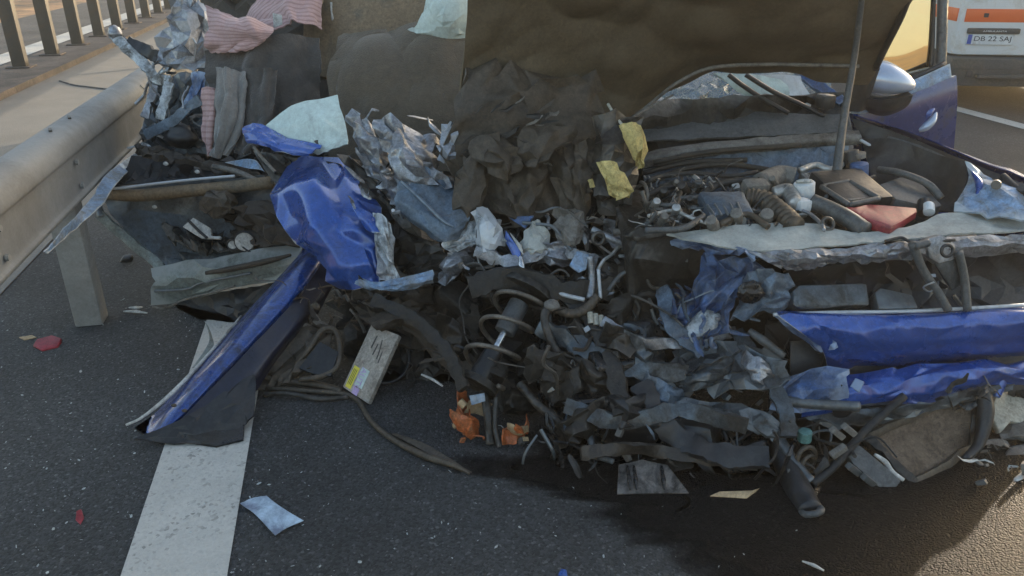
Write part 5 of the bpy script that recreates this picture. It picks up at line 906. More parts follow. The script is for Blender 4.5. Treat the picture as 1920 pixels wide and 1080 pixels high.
# --- crumpled front wing, blue, flung to the left
wl = sheet('crumpled_wing', 'blue', [
    [(518, 325, 2.96), (570, 298, 2.96), (625, 298, 2.92), (668, 330, 2.82)],
    [(494, 372, 2.74), (560, 345, 2.66), (630, 350, 2.64), (690, 390, 2.62)],
    [(530, 410, 2.66), (590, 405, 2.56), (650, 400, 2.55), (716, 430, 2.54)],
    [(580, 455, 2.56), (625, 460, 2.46), (675, 450, 2.47), (712, 478, 2.47)],
    [(625, 500, 2.48), (650, 505, 2.42), (690, 495, 2.42), (708, 512, 2.42)],
    [(650, 524, 2.47), (675, 530, 2.42), (700, 530, 2.42), (722, 535, 2.42)]], car, 62, 66, 0.048, 6.0, 0.004, jag=0.014, seed=80, cell=0.07, edge=('off_white', 0.006, 'lrb'), taut=True)
sheet('wing_flap', 'blue', [[(660, 385, 2.52), (680, 392, 2.50), (716, 410, 2.48)], [(672, 408, 2.48), (690, 415, 2.45), (714, 430, 2.44)], [(690, 430, 2.45), (702, 436, 2.42), (712, 436, 2.42)]], wl, 12, 10, 0.008, 10, 0.003, seed=81, edge=('steel_light', 0.003, 'lb'))
sheet('wing_return', 'steel_light', [[(706, 400, 2.50), (718, 408, 2.46), (728, 420, 2.46)], [(704, 450, 2.44), (726, 460, 2.40), (738, 470, 2.42)], [(704, 500, 2.40), (735, 505, 2.36), (752, 515, 2.37)], [(706, 524, 2.39), (740, 535, 2.35), (764, 540, 2.36)]], wl, 16, 26, 0.022, 12, 0.003, jag=0.006, seed=82, taut=True)
sheet('wing_hem', 'blue_pale', [[(642, 512, 2.44), (700, 528, 2.38), (750, 520, 2.34), (812, 506, 2.32)], [(645, 520, 2.42), (700, 538, 2.36), (755, 536, 2.31), (815, 520, 2.30)], [(655, 524, 2.43), (705, 542, 2.38), (758, 546, 2.33), (812, 530, 2.32)]], wl, 30, 10, 0.014, 12, 0.003, jag=0.005, seed=83, edge=('off_white', 0.003, 'b'), taut=True)
up = sheet('inner_panel', 'mint', [[(500, 236, 2.98), (545, 205, 3.0), (600, 188, 3.0), (632, 178, 3.0)], [(515, 255, 2.93), (560, 235, 2.92), (605, 222, 2.92), (642, 216, 2.93)], [(560, 275, 2.88), (590, 265, 2.87), (620, 255, 2.87), (650, 248, 2.88)], [(600, 290, 2.84), (615, 285, 2.83), (635, 278, 2.83), (655, 272, 2.84)]], car, 30, 24, 0.012, 7, 0.005, jag=0.004, seed=84, cell=0.055, taut=True)
slab('panel_slot', 'shaded_grime', [(588, 264, 2.855), (606, 258, 2.86), (608, 272, 2.845), (598, 276, 2.84)], 0.004, up)
sheet('upper_flap', 'blue', [[(456, 238, 2.98), (480, 232, 2.97), (505, 240, 2.95), (540, 255, 2.90), (606, 278, 2.82)], [(458, 252, 2.94), (485, 252, 2.91), (510, 262, 2.88), (545, 275, 2.83), (590, 286, 2.79)], [(462, 266, 2.92), (490, 270, 2.88), (515, 280, 2.85), (548, 290, 2.80), (580, 291, 2.78)]], car, 34, 14, 0.015, 8, 0.004, jag=0.006, seed=85, cell=0.04, edge=('steel_light', 0.003, 'bl'), taut=True)
tube('flap_edge', 'taupe', [(476, 276, 2.9), (495, 300, 2.87), (516, 322, 2.85)], 0.006, car, 6)
sheet('dark_pocket', 'shaded_grime', [[(470, 280, 3.0), (560, 296, 2.95), (640, 305, 2.85)], [(500, 320, 2.95), (570, 318, 2.92), (640, 340, 2.8)], [(515, 345, 2.9), (580, 345, 2.88), (650, 380, 2.75)]], car, 18, 14, 0.03, 7, 0.004, seed=86)

# --- peeled blue sill strip, running down to the road
sill = sheet('peeled_sill', 'blue_deep', [
    [(575, 462, 2.80), (500, 545, 2.62), (410, 645, 2.40), (310, 755, 2.17), (255, 815, 2.05)],
    [(588, 465, 2.72), (520, 540, 2.54), (430, 645, 2.31), (330, 758, 2.09), (275, 818, 2.01)],
    [(606, 476, 2.69), (548, 552, 2.49), (456, 652, 2.27), (352, 763, 2.065), (292, 821, 1.99)],
    [(612, 484, 2.71), (556, 562, 2.51), (464, 662, 2.29), (360, 770, 2.08), (300, 824, 1.995)]], car, 60, 24, 0.004, 5, 0.004, seed=87)
sheet('sill_lining', 'sill_black', [
    [(612, 482, 2.70), (548, 568, 2.49), (460, 662, 2.27), (356, 770, 2.065), (296, 824, 1.985)],
    [(625, 530, 2.62), (566, 602, 2.45), (486, 692, 2.24), (402, 780, 2.06), (352, 828, 1.97)],
    [(595, 590, 2.56), (548, 640, 2.44), (496, 710, 2.26), (440, 790, 2.05), (405, 834, 1.97)]], sill, 34, 16, 0.008, 6, 0.005, seed=88)
sheet('sill_return', 'black_plastic', [
    [(470, 690, 2.24), (400, 750, 2.10), (330, 790, 2.01), (250, 822, 1.965)],
    [(480, 720, 2.17), (430, 770, 2.06), (360, 815, 1.985), (300, 828, 1.955)],
    [(475, 780, 2.06), (450, 805, 2.02), (420, 826, 1.98), (380, 833, 1.955)]], sill, 24, 16, 0.012, 6, 0.005, seed=188)
tube('sill_flange', 'off_white', [(452, 592, 2.50), (395, 660, 2.35), (330, 730, 2.17), (270, 780, 2.06), (236, 797, 2.03)], [0.003, 0.006, 0.008, 0.005, 0.004], sill, 6)
sheet('sill_tab', 'greenish', [[(384, 602, 2.55), (392, 640, 2.45), (360, 690, 2.33)], [(396, 625, 2.50), (400, 650, 2.43), (370, 685, 2.33)]], sill, 12, 6, 0.004, 9, 0.003, seed=89)
for x, y in ((338, 812), (326, 760), (346, 770)): blob('rivet', 'off_white' if x == 338 else 'hose_brown', P(x, y, 2.0 if y > 800 else 2.03), (0.018, 0.01, 0.012), sill, 0.1, sub=2)
slab('end_plate', 'wet_black', [G(252, 822, 0.02), G(330, 808, 0.03), G(462, 700, 0.08), G(456, 824, 0.012), G(405, 836, 0.012), G(340, 826, 0.012)], 0.008, sill, bev=0.002, crush=0.004, sub=2)
scraps('sill_foam', sill, (560, 540, 660, 640), lambda y: 2.52 - (y - 540) * 0.001, 50, 54, ['shaded_grime', 'hose_brown', 'taupe', 'brown_dark'], (0.014, 0.045), 0.05, 'sst')

# brown tangle of trim and cable at the sill's right
sheet('dirty_trim', 'hose_brown', [[(500, 660, 2.40), (560, 620, 2.46), (630, 600, 2.48)], [(480, 700, 2.34), (540, 680, 2.36), (610, 650, 2.38)], [(480, 735, 2.27), (520, 725, 2.28), (570, 700, 2.32)]], car, 22, 18, 0.035, 9, 0.005, jag=0.012, seed=90)
tube('trim_loop', 'hose_brown', [(540, 700, 2.33), (575, 660, 2.36), (606, 618, 2.42), (630, 622, 2.42), (638, 660, 2.35), (630, 690, 2.30), (600, 706, 2.28), (560, 712, 2.28)], [0.006, 0.010, 0.012, 0.009, 0.011, 0.009, 0.012, 0.008], car, 8)
slab('dark_bracket', 'black_plastic', [(560, 690, 2.30), (600, 640, 2.38), (635, 660, 2.34), (620, 705, 2.27), (585, 700, 2.28)], 0.015, car, bev=0.003)
sheet('wheel_liner', 'brown_dark', [[(690, 598, 2.36), (740, 578, 2.40), (800, 590, 2.40), (850, 640, 2.34)], [(700, 615, 2.33), (745, 598, 2.35), (790, 615, 2.34), (835, 660, 2.30)], [(715, 620, 2.36), (745, 612, 2.38), (780, 630, 2.36), (820, 680, 2.30)]], car, 30, 12, 0.015, 8, 0.006, seed=91)
ring('speaker_ring', 'black_plastic', P(722, 672, 2.36), (0.3, -0.8, 0.5), 0.085, 0.006, car)

sheet('sun_block_sheet', 'black_plastic', [[(1440, 690, 2.20), (1600, 690, 2.18), (1750, 690, 2.20), (1850, 690, 2.24)], [(1440, 780, 2.10), (1600, 780, 2.08), (1750, 780, 2.10), (1846, 780, 2.14)], [(1440, 880, 1.98), (1600, 880, 1.96), (1720, 870, 1.98), (1815, 850, 2.0)]], car, 26, 20, 0.03, 7, 0.01, seed=95)  # dark sheet added behind the bumper to block the sunlit ground
box('sun_block_box', 'wet_black', C(0.1, 0.55, 0.13), (1.3, 0.5, 0.16), car, rz=0.12, bev=0.04, crush=0.03, sub=5, seed=21)  # dark box added under the engine to stop sun passing beneath

# castings, brackets and folded plates packed into the crushed corner
rc = random.Random(77)
for q, (x, y, sx, sy, m) in enumerate(((905, 505, 0.13, 0.09, 'shaded_grime'), (1010, 500, 0.12, 0.10, 'shaded_grime'), (1140, 520, 0.10, 0.12, 'shaded_grime_mid'), (1200, 560, 0.12, 0.10, 'shaded_grime'), (1080, 640, 0.14, 0.12, 'shaded_grime'), (1150, 690, 0.15, 0.12, 'wet_black'),
        (1190, 630, 0.10, 0.10, 'slate'), (1120, 770, 0.14, 0.10, 'wet_black'), (1060, 720, 0.10, 0.08, 'shaded_grime'), (1190, 800, 0.12, 0.10, 'black_plastic'), (860, 570, 0.12, 0.10, 'shaded_grime'), (1270, 560, 0.10, 0.08, 'blue_dirty'), (1300, 820, 0.14, 0.08, 'black_plastic'), (1380, 850, 0.12, 0.08, 'wet_black'), (1100, 600, 0.08, 0.07, 'shaded_grime_mid'), (960, 460, 0.09, 0.07, 'slate'))):
    box('casting', m, P(x, y, ct(y) + (0.02 if x > 1015 else 0.16)), (sx, 0.10, sy), car, rz=rc.uniform(-0.6, 0.6), ry=rc.uniform(-0.8, 0.8), rx=rc.uniform(-0.4, 0.4), bev=0.012, crush=0.022, sub=3, seed=200 + q)
for q, (x, y, w_, h_, m) in enumerate(((930, 545, 90, 50, 'shaded_grime_mid'), (1050, 545, 80, 60, 'shaded_grime_mid'), (1165, 590, 90, 70, 'shaded_grime'), (1030, 690, 90, 60, 'shaded_grime'), (1120, 720, 100, 70, 'shaded_grime_mid'), (1210, 690, 80, 90, 'slate'), (1170, 640, 70, 50, 'shaded_grime_mid'), (1080, 800, 90, 60, 'shaded_grime'), (1180, 770, 90, 60, 'black_plastic'), (860, 640, 80, 60, 'shaded_grime_mid'), (1250, 740, 80, 40, 'blue_grey'), (1170, 450, 70, 40, 'grey_steel'), (1230, 440, 60, 30, 'alu'), (1040, 475, 60, 40, 'grey_steel'), (870, 470, 50, 40, 'grey_steel'), (1330, 700, 110, 40, 'slate'), (1420, 700, 60, 50, 'grey_steel'), (770, 560, 80, 50, 'brown_dark'), (700, 560, 70, 50, 'shaded_grime_mid'))):
    d = ct(y) + (rc.uniform(-0.04, 0.03) if x > 1015 else 0.16); k = rc.uniform(-0.9, 0.9)
    sheet('folded_plate', m, [[(x - w_ / 2, y - h_ / 2 + k * 40, d + rc.uniform(-0.04, 0.04)), (x, y - h_ / 2, d - 0.03), (x + w_ / 2, y - h_ / 2 - k * 40, d + rc.uniform(-0.04, 0.05))], [(x - w_ / 2, y, d), (x, y, d - 0.06), (x + w_ / 2, y, d)], [(x - w_ / 2.4, y + h_ / 2 + k * 30, d - 0.02), (x, y + h_ / 2, d - 0.06), (x + w_ / 2.2, y + h_ / 2 - k * 30, d + 0.02)]], car, 10, 8, 0.03, 8, 0.005, jag=0.01, seed=220 + q, cell=0.034, taut=True)

scraps('wiring', car, (850, 420, 1240, 860), lambda y: ct(y) - 0.03, 60, 59, ['rubber', 'shaded_grime', 'black_plastic', 'shaded_grime_mid', 'slate'], (0.03, 0.085), 0.05, 't', 1.0, (0.3, -0.2, -0.9))
scraps('wiring', car, (1240, 640, 1560, 900), lambda y: ct(y) - 0.02, 30, 60, ['rubber', 'shaded_grime', 'black_plastic', 'grey_plastic'], (0.03, 0.07), 0.05, 't', 1.0, (0.5, -0.2, -0.8))
scraps('metal_splinters', car, (860, 400, 1240, 640), lambda y: ct(y) - 0.06, 60, 61, ['grey_steel', 'shaded_grime_mid', 'steel_light', 'slate', 'shaded_grime'], (0.010, 0.03), 0.06, 'ssb', 1.0)
scraps('metal_splinters', car, (1000, 640, 1480, 880), lambda y: ct(y) - 0.03, 50, 62, ['slate', 'shaded_grime_mid', 'blue_grey', 'shaded_grime', 'black_plastic'], (0.010, 0.03), 0.06, 'ssb', 1.0)
scraps('metal_splinters', car, (520, 540, 860, 720), lambda y: 2.58 - (y - 500) * 0.0013, 80, 63, ['shaded_grime_mid', 'brown_dark', 'shaded_grime', 'hose_brown'], (0.010, 0.035), 0.06, 'sst', 1.0)

# long bent members that tie the crushed corner together
for q, (m, w_, pth) in enumerate((('slate', 0.030, [(1010, 610), (1090, 650), (1180, 690), (1290, 700)]), ('shaded_grime_mid', 0.028, [(1040, 530), (1110, 600), (1150, 690), (1170, 780)]), ('slate', 0.024, [(1060, 760), (1160, 790), (1280, 770), (1400, 800)]),
        ('blue_grey', 0.026, [(1180, 470), (1240, 530), (1260, 610), (1320, 660)]), ('shaded_grime', 0.036, [(880, 540), (960, 520), (1060, 545), (1150, 540)]), ('grey_steel', 0.018, [(1130, 600), (1200, 640), (1300, 640), (1380, 620)]),
        ('shaded_grime_mid', 0.019, [(1090, 850), (1180, 840), (1290, 855), (1420, 870)]), ('black_plastic', 0.034, [(1200, 720), (1250, 800), (1330, 850), (1440, 860)]), ('shaded_grime', 0.020, [(700, 560), (780, 600), (840, 660), (870, 730)]), ('slate', 0.024, [(1380, 620), (1430, 690), (1470, 760), (1480, 820)]), ('grey_steel', 0.020, [(890, 470), (960, 490), (1040, 470), (1120, 490)]))):
    bar('bent_member', m, [(x, y, ct(y) - 0.05 + 0.02 * math.sin(q + i)) for i, (x, y) in enumerate(pth)], w_, w_ * 0.45, car, 34, seed=430 + q, dent=0.45)

# ================================================================ torn-off door at left
td = thing('torn_door', G(400, 590), 'torn grey inner door frame lying against the guardrail post', 'car door')
sheet('inner_skin', 'slate', [[(198, 352, 3.12), (300, 342, 3.12), (400, 336, 3.10), (520, 328, 3.06)], [(205, 400, 3.08), (300, 400, 3.10), (400, 400, 3.08), (540, 395, 3.02)], [(270, 470, 3.0), (330, 465, 3.02), (420, 462, 3.0), (555, 450, 2.94)], [(300, 500, 2.96), (350, 495, 2.96), (430, 490, 2.95), (560, 475, 2.9)]], td, 34, 26, 0.014, 6, 0.006, jag=0.006, seed=100, cell=0.07)
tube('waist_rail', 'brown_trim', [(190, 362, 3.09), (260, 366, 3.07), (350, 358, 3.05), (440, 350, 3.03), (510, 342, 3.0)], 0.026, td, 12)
tube('chrome_strip', 'steel_light', [(200, 352, 3.07), (225, 353, 3.06), (280, 346, 3.06), (360, 337, 3.05), (440, 330, 3.03)], 0.006, td, 6)
bar('frame_bar', 'greenish', [(186, 402, 3.05), (230, 440, 3.02), (280, 482, 2.98), (312, 508, 2.95)], 0.020, 0.012, td)
tube('frame_bar', 'slate', [(190, 350, 3.1), (184, 380, 3.08), (190, 408, 3.04)], 0.016, td, 8)
sheet('lower_panel', 'greenish', [[(284, 505, 2.94), (360, 490, 2.93), (450, 478, 2.90), (570, 455, 2.86)], [(292, 528, 2.90), (360, 518, 2.87), (450, 500, 2.84), (560, 482, 2.80)], [(282, 545, 2.90), (360, 542, 2.88), (450, 520, 2.85), (545, 505, 2.80)], [(284, 572, 2.90), (340, 566, 2.90), (440, 538, 2.86), (530, 525, 2.8)]], td, 40, 26, 0.014, 6, 0.006, jag=0.006, seed=101, cell=0.055, edge=('steel_light', 0.003, 'b'))
tube('panel_crease', 'brown_dark', [(386, 512, 2.84), (430, 505, 2.83), (500, 490, 2.80), (545, 478, 2.78)], [0.008, 0.012, 0.012, 0.006], td, 8)
tube('panel_crease', 'slate', [(290, 546, 2.88), (350, 542, 2.87), (380, 530, 2.86), (470, 512, 2.81)], 0.006, td, 6)
tube('panel_edge', 'taupe', [(286, 575, 2.9), (310, 578, 2.89), (345, 562, 2.88), (400, 548, 2.86), (440, 536, 2.84)], 0.005, td, 6)
sheet('foam_lump', 'hose_brown', [[(388, 366, 3.0), (412, 360, 2.98), (440, 372, 3.0)], [(384, 385, 2.98), (412, 382, 2.94), (438, 390, 2.97)], [(392, 398, 2.98), (415, 402, 2.95), (436, 400, 2.98)]], td, 14, 12, 0.03, 16, 0.02, jag=0.01, seed=102)
sheet('torn_lining', 'brown_dark', [[(400, 402, 3.02), (450, 385, 2.98), (510, 380, 2.96)], [(430, 425, 2.98), (480, 425, 2.92), (540, 420, 2.9)], [(480, 450, 2.93), (520, 460, 2.87), (560, 462, 2.85)]], td, 24, 18, 0.045, 9, 0.006, jag=0.012, seed=103)
slab('white_bracket', 'off_white', [(342, 425, 2.98), (362, 408, 3.0), (395, 428, 2.96), (396, 442, 2.95), (414, 443, 2.94), (412, 448, 2.93), (376, 446, 2.94)], 0.015, td, bev=0.003)
tube('bracket_strap', 'black_plastic', [(352, 412, 2.965), (372, 432, 2.945), (388, 446, 2.92)], 0.006, td, 6)
for x, y, w_, h_ in ((459, 452, 0.075, 0.062), (436, 458, 0.035, 0.055)):
    e = cyl('white_disc', 'off_white', P(x, y, 2.93), P(x, y + 1, 2.905), w_ / 2, td, 24, bev=0.003); ring('disc_rim', 'black_plastic', P(x, y + 1, 2.902), (0, -1, 0.15), w_ / 2 + 0.003, 0.004, e)
tube('disc_cable', 'black_plastic', [(410, 472, 2.92), (440, 468, 2.90), (452, 462, 2.9), (470, 472, 2.89), (494, 462, 2.9)], 0.004, td, 6)
for x, y in ((311, 307), (370, 322), (290, 388), (518, 430)): blob('paint_chip', 'off_white', P(x, y, 3.06), (0.022, 0.01, 0.016), td, 0.2, sub=2)
sheet('door_under_liner', 'black_plastic', [[(330, 568, 2.98), (420, 548, 2.94), (520, 530, 2.88)], [(340, 600, 2.92), (420, 590, 2.88), (500, 570, 2.84)], [(380, 612, 2.82), (430, 612, 2.80), (470, 600, 2.78)]], td, 14, 10, 0.02, 8, 0.005, seed=104)  # black sheet below the lower panel
sheet('upper_frame', 'brown_dark', [[(262, 280, 3.3), (320, 290, 3.26), (400, 305, 3.2), (510, 338, 3.08)], [(264, 294, 3.27), (320, 304, 3.22), (400, 320, 3.16), (508, 350, 3.05)]], td, 24, 7, 0.02, 10, 0.025, jag=0.005, seed=105)
sheet('frame_cavity', 'black_plastic', [[(250, 296, 3.34), (330, 308, 3.3), (480, 335, 3.15)], [(225, 340, 3.22), (330, 335, 3.2), (480, 345, 3.1)], [(200, 358, 3.14), (330, 350, 3.14), (470, 350, 3.08)]], td, 16, 12, 0.02, 7, 0.004, seed=106)
tube('frame_arm', 'taupe', [(400, 312, 3.12), (445, 322, 3.07), (490, 342, 3.02), (512, 340, 3.0)], 0.012, td, 8)
sheet('foil_scrap', 'blue_pale', [[(422, 305, 3.12), (460, 298, 3.08), (480, 300, 3.05)], [(466, 316, 3.06), (485, 318, 3.03), (496, 322, 3.02)]], td, 10, 7, 0.008, 14, 0.004, seed=107)

def rail_pt(px, py, o=0.0):                      # point on the rail's front face
    d = Vector(ray(px, py)); t = (-0.985 + o) / d.dot(RN); return Vector((d.x * t, d.y * t, CAM_H + d.z * t))
# pale blue torn strip over the guardrail
sheet('torn_strip', 'blue_pale', [[rail_pt(254, 286), rail_pt(205, 322), rail_pt(170, 372), rail_pt(128, 420), rail_pt(84, 472)], [rail_pt(264, 296), rail_pt(222, 340, 0.05), rail_pt(188, 388, 0.05), rail_pt(142, 427), rail_pt(89, 475)]], None, 30, 6, 0.008, 9, 0.004, jag=0.003, seed=108, edge=('off_white', 0.003, 'b'))
tag(bpy.data.objects['torn_strip'], 'pale blue strip of torn bodywork lying against the guardrail face', 'metal strip')

# ================================================================ twisted door frame and clothing above it
tf = thing('twisted_door_frame', G(300, 420), 'twisted grey blue door frame jammed against the guardrail top', 'car door')
sheet('frame_plate', 'grey_steel', [[(320, -20, 3.62), (345, -10, 3.6), (372, 0, 3.62)], [(316, 40, 3.56), (350, 35, 3.5), (386, 40, 3.55)], [(312, 90, 3.5), (350, 90, 3.44), (388, 80, 3.5)], [(300, 125, 3.46), (345, 130, 3.4), (386, 130, 3.44)]], tf, 26, 34, 0.05, 8, 0.008, jag=0.012, seed=110)
for pth, m, r in (([(212, 62, 3.55), (232, 85, 3.5), (268, 118, 3.45), (292, 146, 3.42), (318, 152, 3.4)], 'steel_light', 0.018), ([(216, 66, 3.56), (250, 88, 3.52), (300, 112, 3.48), (320, 128, 3.44)], 'grey_steel', 0.014),
                  ([(240, 80, 3.52), (280, 98, 3.48), (300, 110, 3.47)], 'black_plastic', 0.022), ([(318, 155, 3.38), (310, 185, 3.34), (300, 225, 3.30)], 'steel_light', 0.016), ([(290, 160, 3.4), (282, 190, 3.36), (270, 222, 3.32)], 'grey_steel', 0.014),
                  ([(274, 252, 3.30), (310, 235, 3.28), (345, 210, 3.28), (376, 186, 3.28)], 'blue_grey', 0.018)): bar('bent_bar', m, pth, r * 1.25, r * 0.6, tf, seed=int(r * 9000))
blob('bar_end', 'grey_steel', P(216, 62, 3.54), (0.06, 0.05, 0.06), tf, 0.3, sub=3)
sheet('blue_skin', 'blue_dirty', [[(358, 136, 3.38), (372, 134, 3.36), (384, 136, 3.37)], [(356, 165, 3.36), (370, 165, 3.34), (384, 165, 3.35)], [(340, 200, 3.36), (355, 200, 3.33), (375, 185, 3.34)]], tf, 10, 14, 0.012, 10, 0.004, seed=111)
sheet('inner_cavity', 'slate', [[(290, 150, 3.6), (340, 140, 3.58), (400, 140, 3.55)], [(270, 230, 3.46), (330, 230, 3.45), (400, 230, 3.42)], [(268, 285, 3.36), (330, 290, 3.34), (400, 290, 3.3)]], tf, 24, 24, 0.05, 8, 0.005, jag=0.01, seed=112)
blob('dark_lump', 'black_plastic', P(340, 255, 3.30), (0.14, 0.10, 0.10), tf, 0.25, sub=3)
scraps('frame_bits', tf, (270, 100, 390, 290), lambda y: 3.46 - (y - 100) * 0.0008, 60, 55, ['grey_steel', 'slate', 'steel_light', 'black_plastic'], (0.02, 0.06), 0.05, 'sst')

def cloth(name, m, rows, label, seed, nu=30, nv=26, fold=0.012, amp=0.012):
    o = sheet(name, m, rows, None, nu * 2, nv * 2, amp, 6, 0.006, jag=0.004, seed=seed, fold=fold, soft=True); tag(o, label, 'clothing', 'clothes spilled over the torn car side'); return o
cloth('striped_cloth', 'pink_cloth', [[(384, 8, 3.52), (420, 22, 3.46), (460, 38, 3.42), (512, 52, 3.42)], [(388, 45, 3.44), (425, 48, 3.36), (462, 55, 3.34), (512, 60, 3.37)], [(389, 75, 3.42), (425, 76, 3.35), (460, 74, 3.34), (500, 70, 3.36)], [(390, 98, 3.42), (422, 99, 3.36), (450, 94, 3.35), (480, 84, 3.36)]], 'pale pink striped cloth draped over the twisted door frame', 120)
cloth('striped_cloth', 'pink_cloth', [[(460, 30, 3.8), (500, -20, 3.86), (560, -40, 3.86), (610, -30, 3.9)], [(480, 45, 3.7), (520, 10, 3.74), (565, 0, 3.74), (600, 10, 3.8)], [(500, 60, 3.62), (535, 45, 3.62), (570, 42, 3.62), (598, 58, 3.7)]], 'dusty pink crumpled shirt under the tan trim', 121)
cloth('striped_cloth', 'pink_cloth', [[(379, 166, 3.30), (392, 164, 3.28), (408, 168, 3.29)], [(378, 205, 3.27), (394, 205, 3.23), (410, 208, 3.25)], [(382, 245, 3.24), (394, 245, 3.20), (408, 245, 3.22)], [(386, 290, 3.2), (390, 292, 3.18), (394, 290, 3.18)]], 'narrow pink striped sleeve hanging down below the other clothes', 122, 16, 24, 0.006)
cloth('dark_jacket', 'dark_cloth', [[(384, 95, 3.44), (450, 92, 3.40), (520, 64, 3.42), (600, 70, 3.5)], [(388, 140, 3.38), (450, 135, 3.33), (520, 120, 3.36), (602, 130, 3.44)], [(392, 165, 3.34), (450, 200, 3.28), (520, 200, 3.3), (600, 200, 3.38)], [(400, 180, 3.32), (450, 265, 3.22), (520, 260, 3.24), (596, 250, 3.32)]], 'dark grey jacket bunched between the pink cloth and the seat', 123, 44, 32, 0.022)
cloth('grey_trousers', 'grey_cloth', [[(404, 125, 3.30), (430, 128, 3.26), (462, 135, 3.27)], [(404, 180, 3.24), (432, 185, 3.18), (460, 190, 3.21)], [(400, 240, 3.18), (425, 245, 3.13), (448, 245, 3.16)], [(394, 292, 3.14), (408, 296, 3.1), (424, 290, 3.12)]], 'grey brown trousers hanging over the torn sill', 124, 24, 30, 0.018)
cloth('dark_cloth', 'dark_cloth', [[(450, 130, 3.30), (480, 128, 3.27), (520, 130, 3.28)], [(450, 190, 3.23), (480, 195, 3.19), (515, 190, 3.22)], [(444, 250, 3.16), (470, 255, 3.13), (500, 245, 3.15)], [(438, 285, 3.12), (460, 290, 3.10), (480, 280, 3.1)]], 'black cloth hanging beside the grey brown trousers', 125, 24, 26, 0.018)
tag(slab('paper_scrap', 'off_white', [(511, 24, 3.58), (528, 28, 3.57), (529, 46, 3.56), (513, 52, 3.56)], 0.004, None, bev=0.001), 'small white paper scrap stuck on the pink shirt', 'paper')

# ================================================================ debris on the road
def lay(px, py, z=0.0): return G(px, py, z)
bd = thing('sticker_board', G(690, 752), 'beige board with a yellow and lilac sticker leaning on wreckage', 'board')
bq = [G(690, 757, 0.01), P(748, 628, 2.33), P(696, 608, 2.40), G(642, 725, 0.03)]
slab('panel', 'board_beige', bq, 0.022, bd, bev=0.004)
bO, bX, bY = bq[3], (bq[0] - bq[3]), (bq[2] - bq[3]); bN = bX.cross(bY).normalized()
if bN.dot(Vector((0, 0, CAM_H)) - bO) < 0: bN = -bN
def bp(u_, v_, h=0.0015): return bO + bX * u_ + bY * v_ + bN * h
def quad(name, m, u0, u1, v0, v1, h=0.0012):
    Q = [bp(u0, v0, 0), bp(u1, v0, 0), bp(u1, v1, 0), bp(u0, v1, 0)]; V = Q + [q + bN * h for q in Q]
    finish(name, V, [(4, 5, 6, 7), (0, 1, 5, 4), (1, 2, 6, 5), (2, 3, 7, 6), (3, 0, 4, 7)], m, bd, False)
quad('sticker', 'yellow_sticker', 0.08, 0.28, 0.03, 0.36); quad('sticker', 'lilac_sticker', 0.36, 0.56, 0.0, 0.10, 0.0016); quad('sticker', 'mint', 0.34, 0.62, 0.12, 0.40, 0.0014)
text('lettering', 'lilac_sticker', 'AUTO', bp(0.45, 0.22, 0.003), -bY, -bX if (-bY).cross(-bX).dot(bN) > 0 else bX, 0.022, bd, 0.085)
for k in range(3): quad('sticker_line', 'letter_dark', 0.12 + 0.05 * k, 0.13 + 0.05 * k, 0.08, 0.32, 0.0022)
for k, pth in enumerate(([(0.36, 0.90), (0.34, 0.70)], [(0.58, 0.88), (0.64, 0.72), (0.66, 0.60)], [(0.50, 0.80), (0.48, 0.62)], [(0.74, 0.74), (0.76, 0.56)])):
    tube('scratch', 'shaded_grime', [bp(a, b, 0.001) for a, b in pth], 0.0025, bd, 6)
# loose cables across the road
def cable(m, path, r, label, name='loose_cable'):
    o = tube(name, m, path, r, None, 8); tag(o, label, 'cable'); return o
cable('hose_brown', [G(500, 728, 0.01), G(560, 732, 0.012), G(640, 738, 0.012), G(672, 752, 0.012), G(696, 790, 0.012), G(740, 826, 0.012), G(800, 856, 0.014), G(850, 872, 0.012), G(880, 888, 0.012)], [0.007, 0.009, 0.009, 0.008, 0.008, 0.009, 0.011, 0.009, 0.004], 'long brown cable curling across the asphalt from under the board')
cable('hose_brown', [G(492, 706, 0.03), G(540, 715, 0.02), G(600, 722, 0.02), G(640, 734, 0.016)], 0.012, 'thick brown cable lying left of the sticker board')
cable('shaded_grime', [G(495, 740, 0.01), G(540, 738, 0.02), G(600, 748, 0.01), G(652, 744, 0.01)], 0.008, 'dark thin cable at the end of the white line')
sheet('flattened_strap', 'hose_brown', [[G(735, 815, 0.012), G(800, 848, 0.014), G(872, 878, 0.008)], [G(745, 812, 0.012), G(815, 842, 0.018), G(884, 886, 0.008)]], None, 20, 5, 0.006, 14, 0.004, seed=130)
tag(bpy.data.objects['flattened_strap'], 'flattened brown trim strap lying along the long cable', 'strap')
# paper
sheet('paper_leaflet', 'leaflet', [[G(450, 944, 0.018), G(470, 936, 0.010), G(500, 930, 0.016)], [G(478, 964, 0.006), G(500, 958, 0.010), G(524, 950, 0.008)], [G(516, 1004, 0.012), G(540, 990, 0.006), G(569, 976, 0.016)]], None, 14, 14, 0.004, 10, 0.002, seed=131)
tag(bpy.data.objects['paper_leaflet'], 'folded pale blue printed leaflet on the asphalt', 'paper')
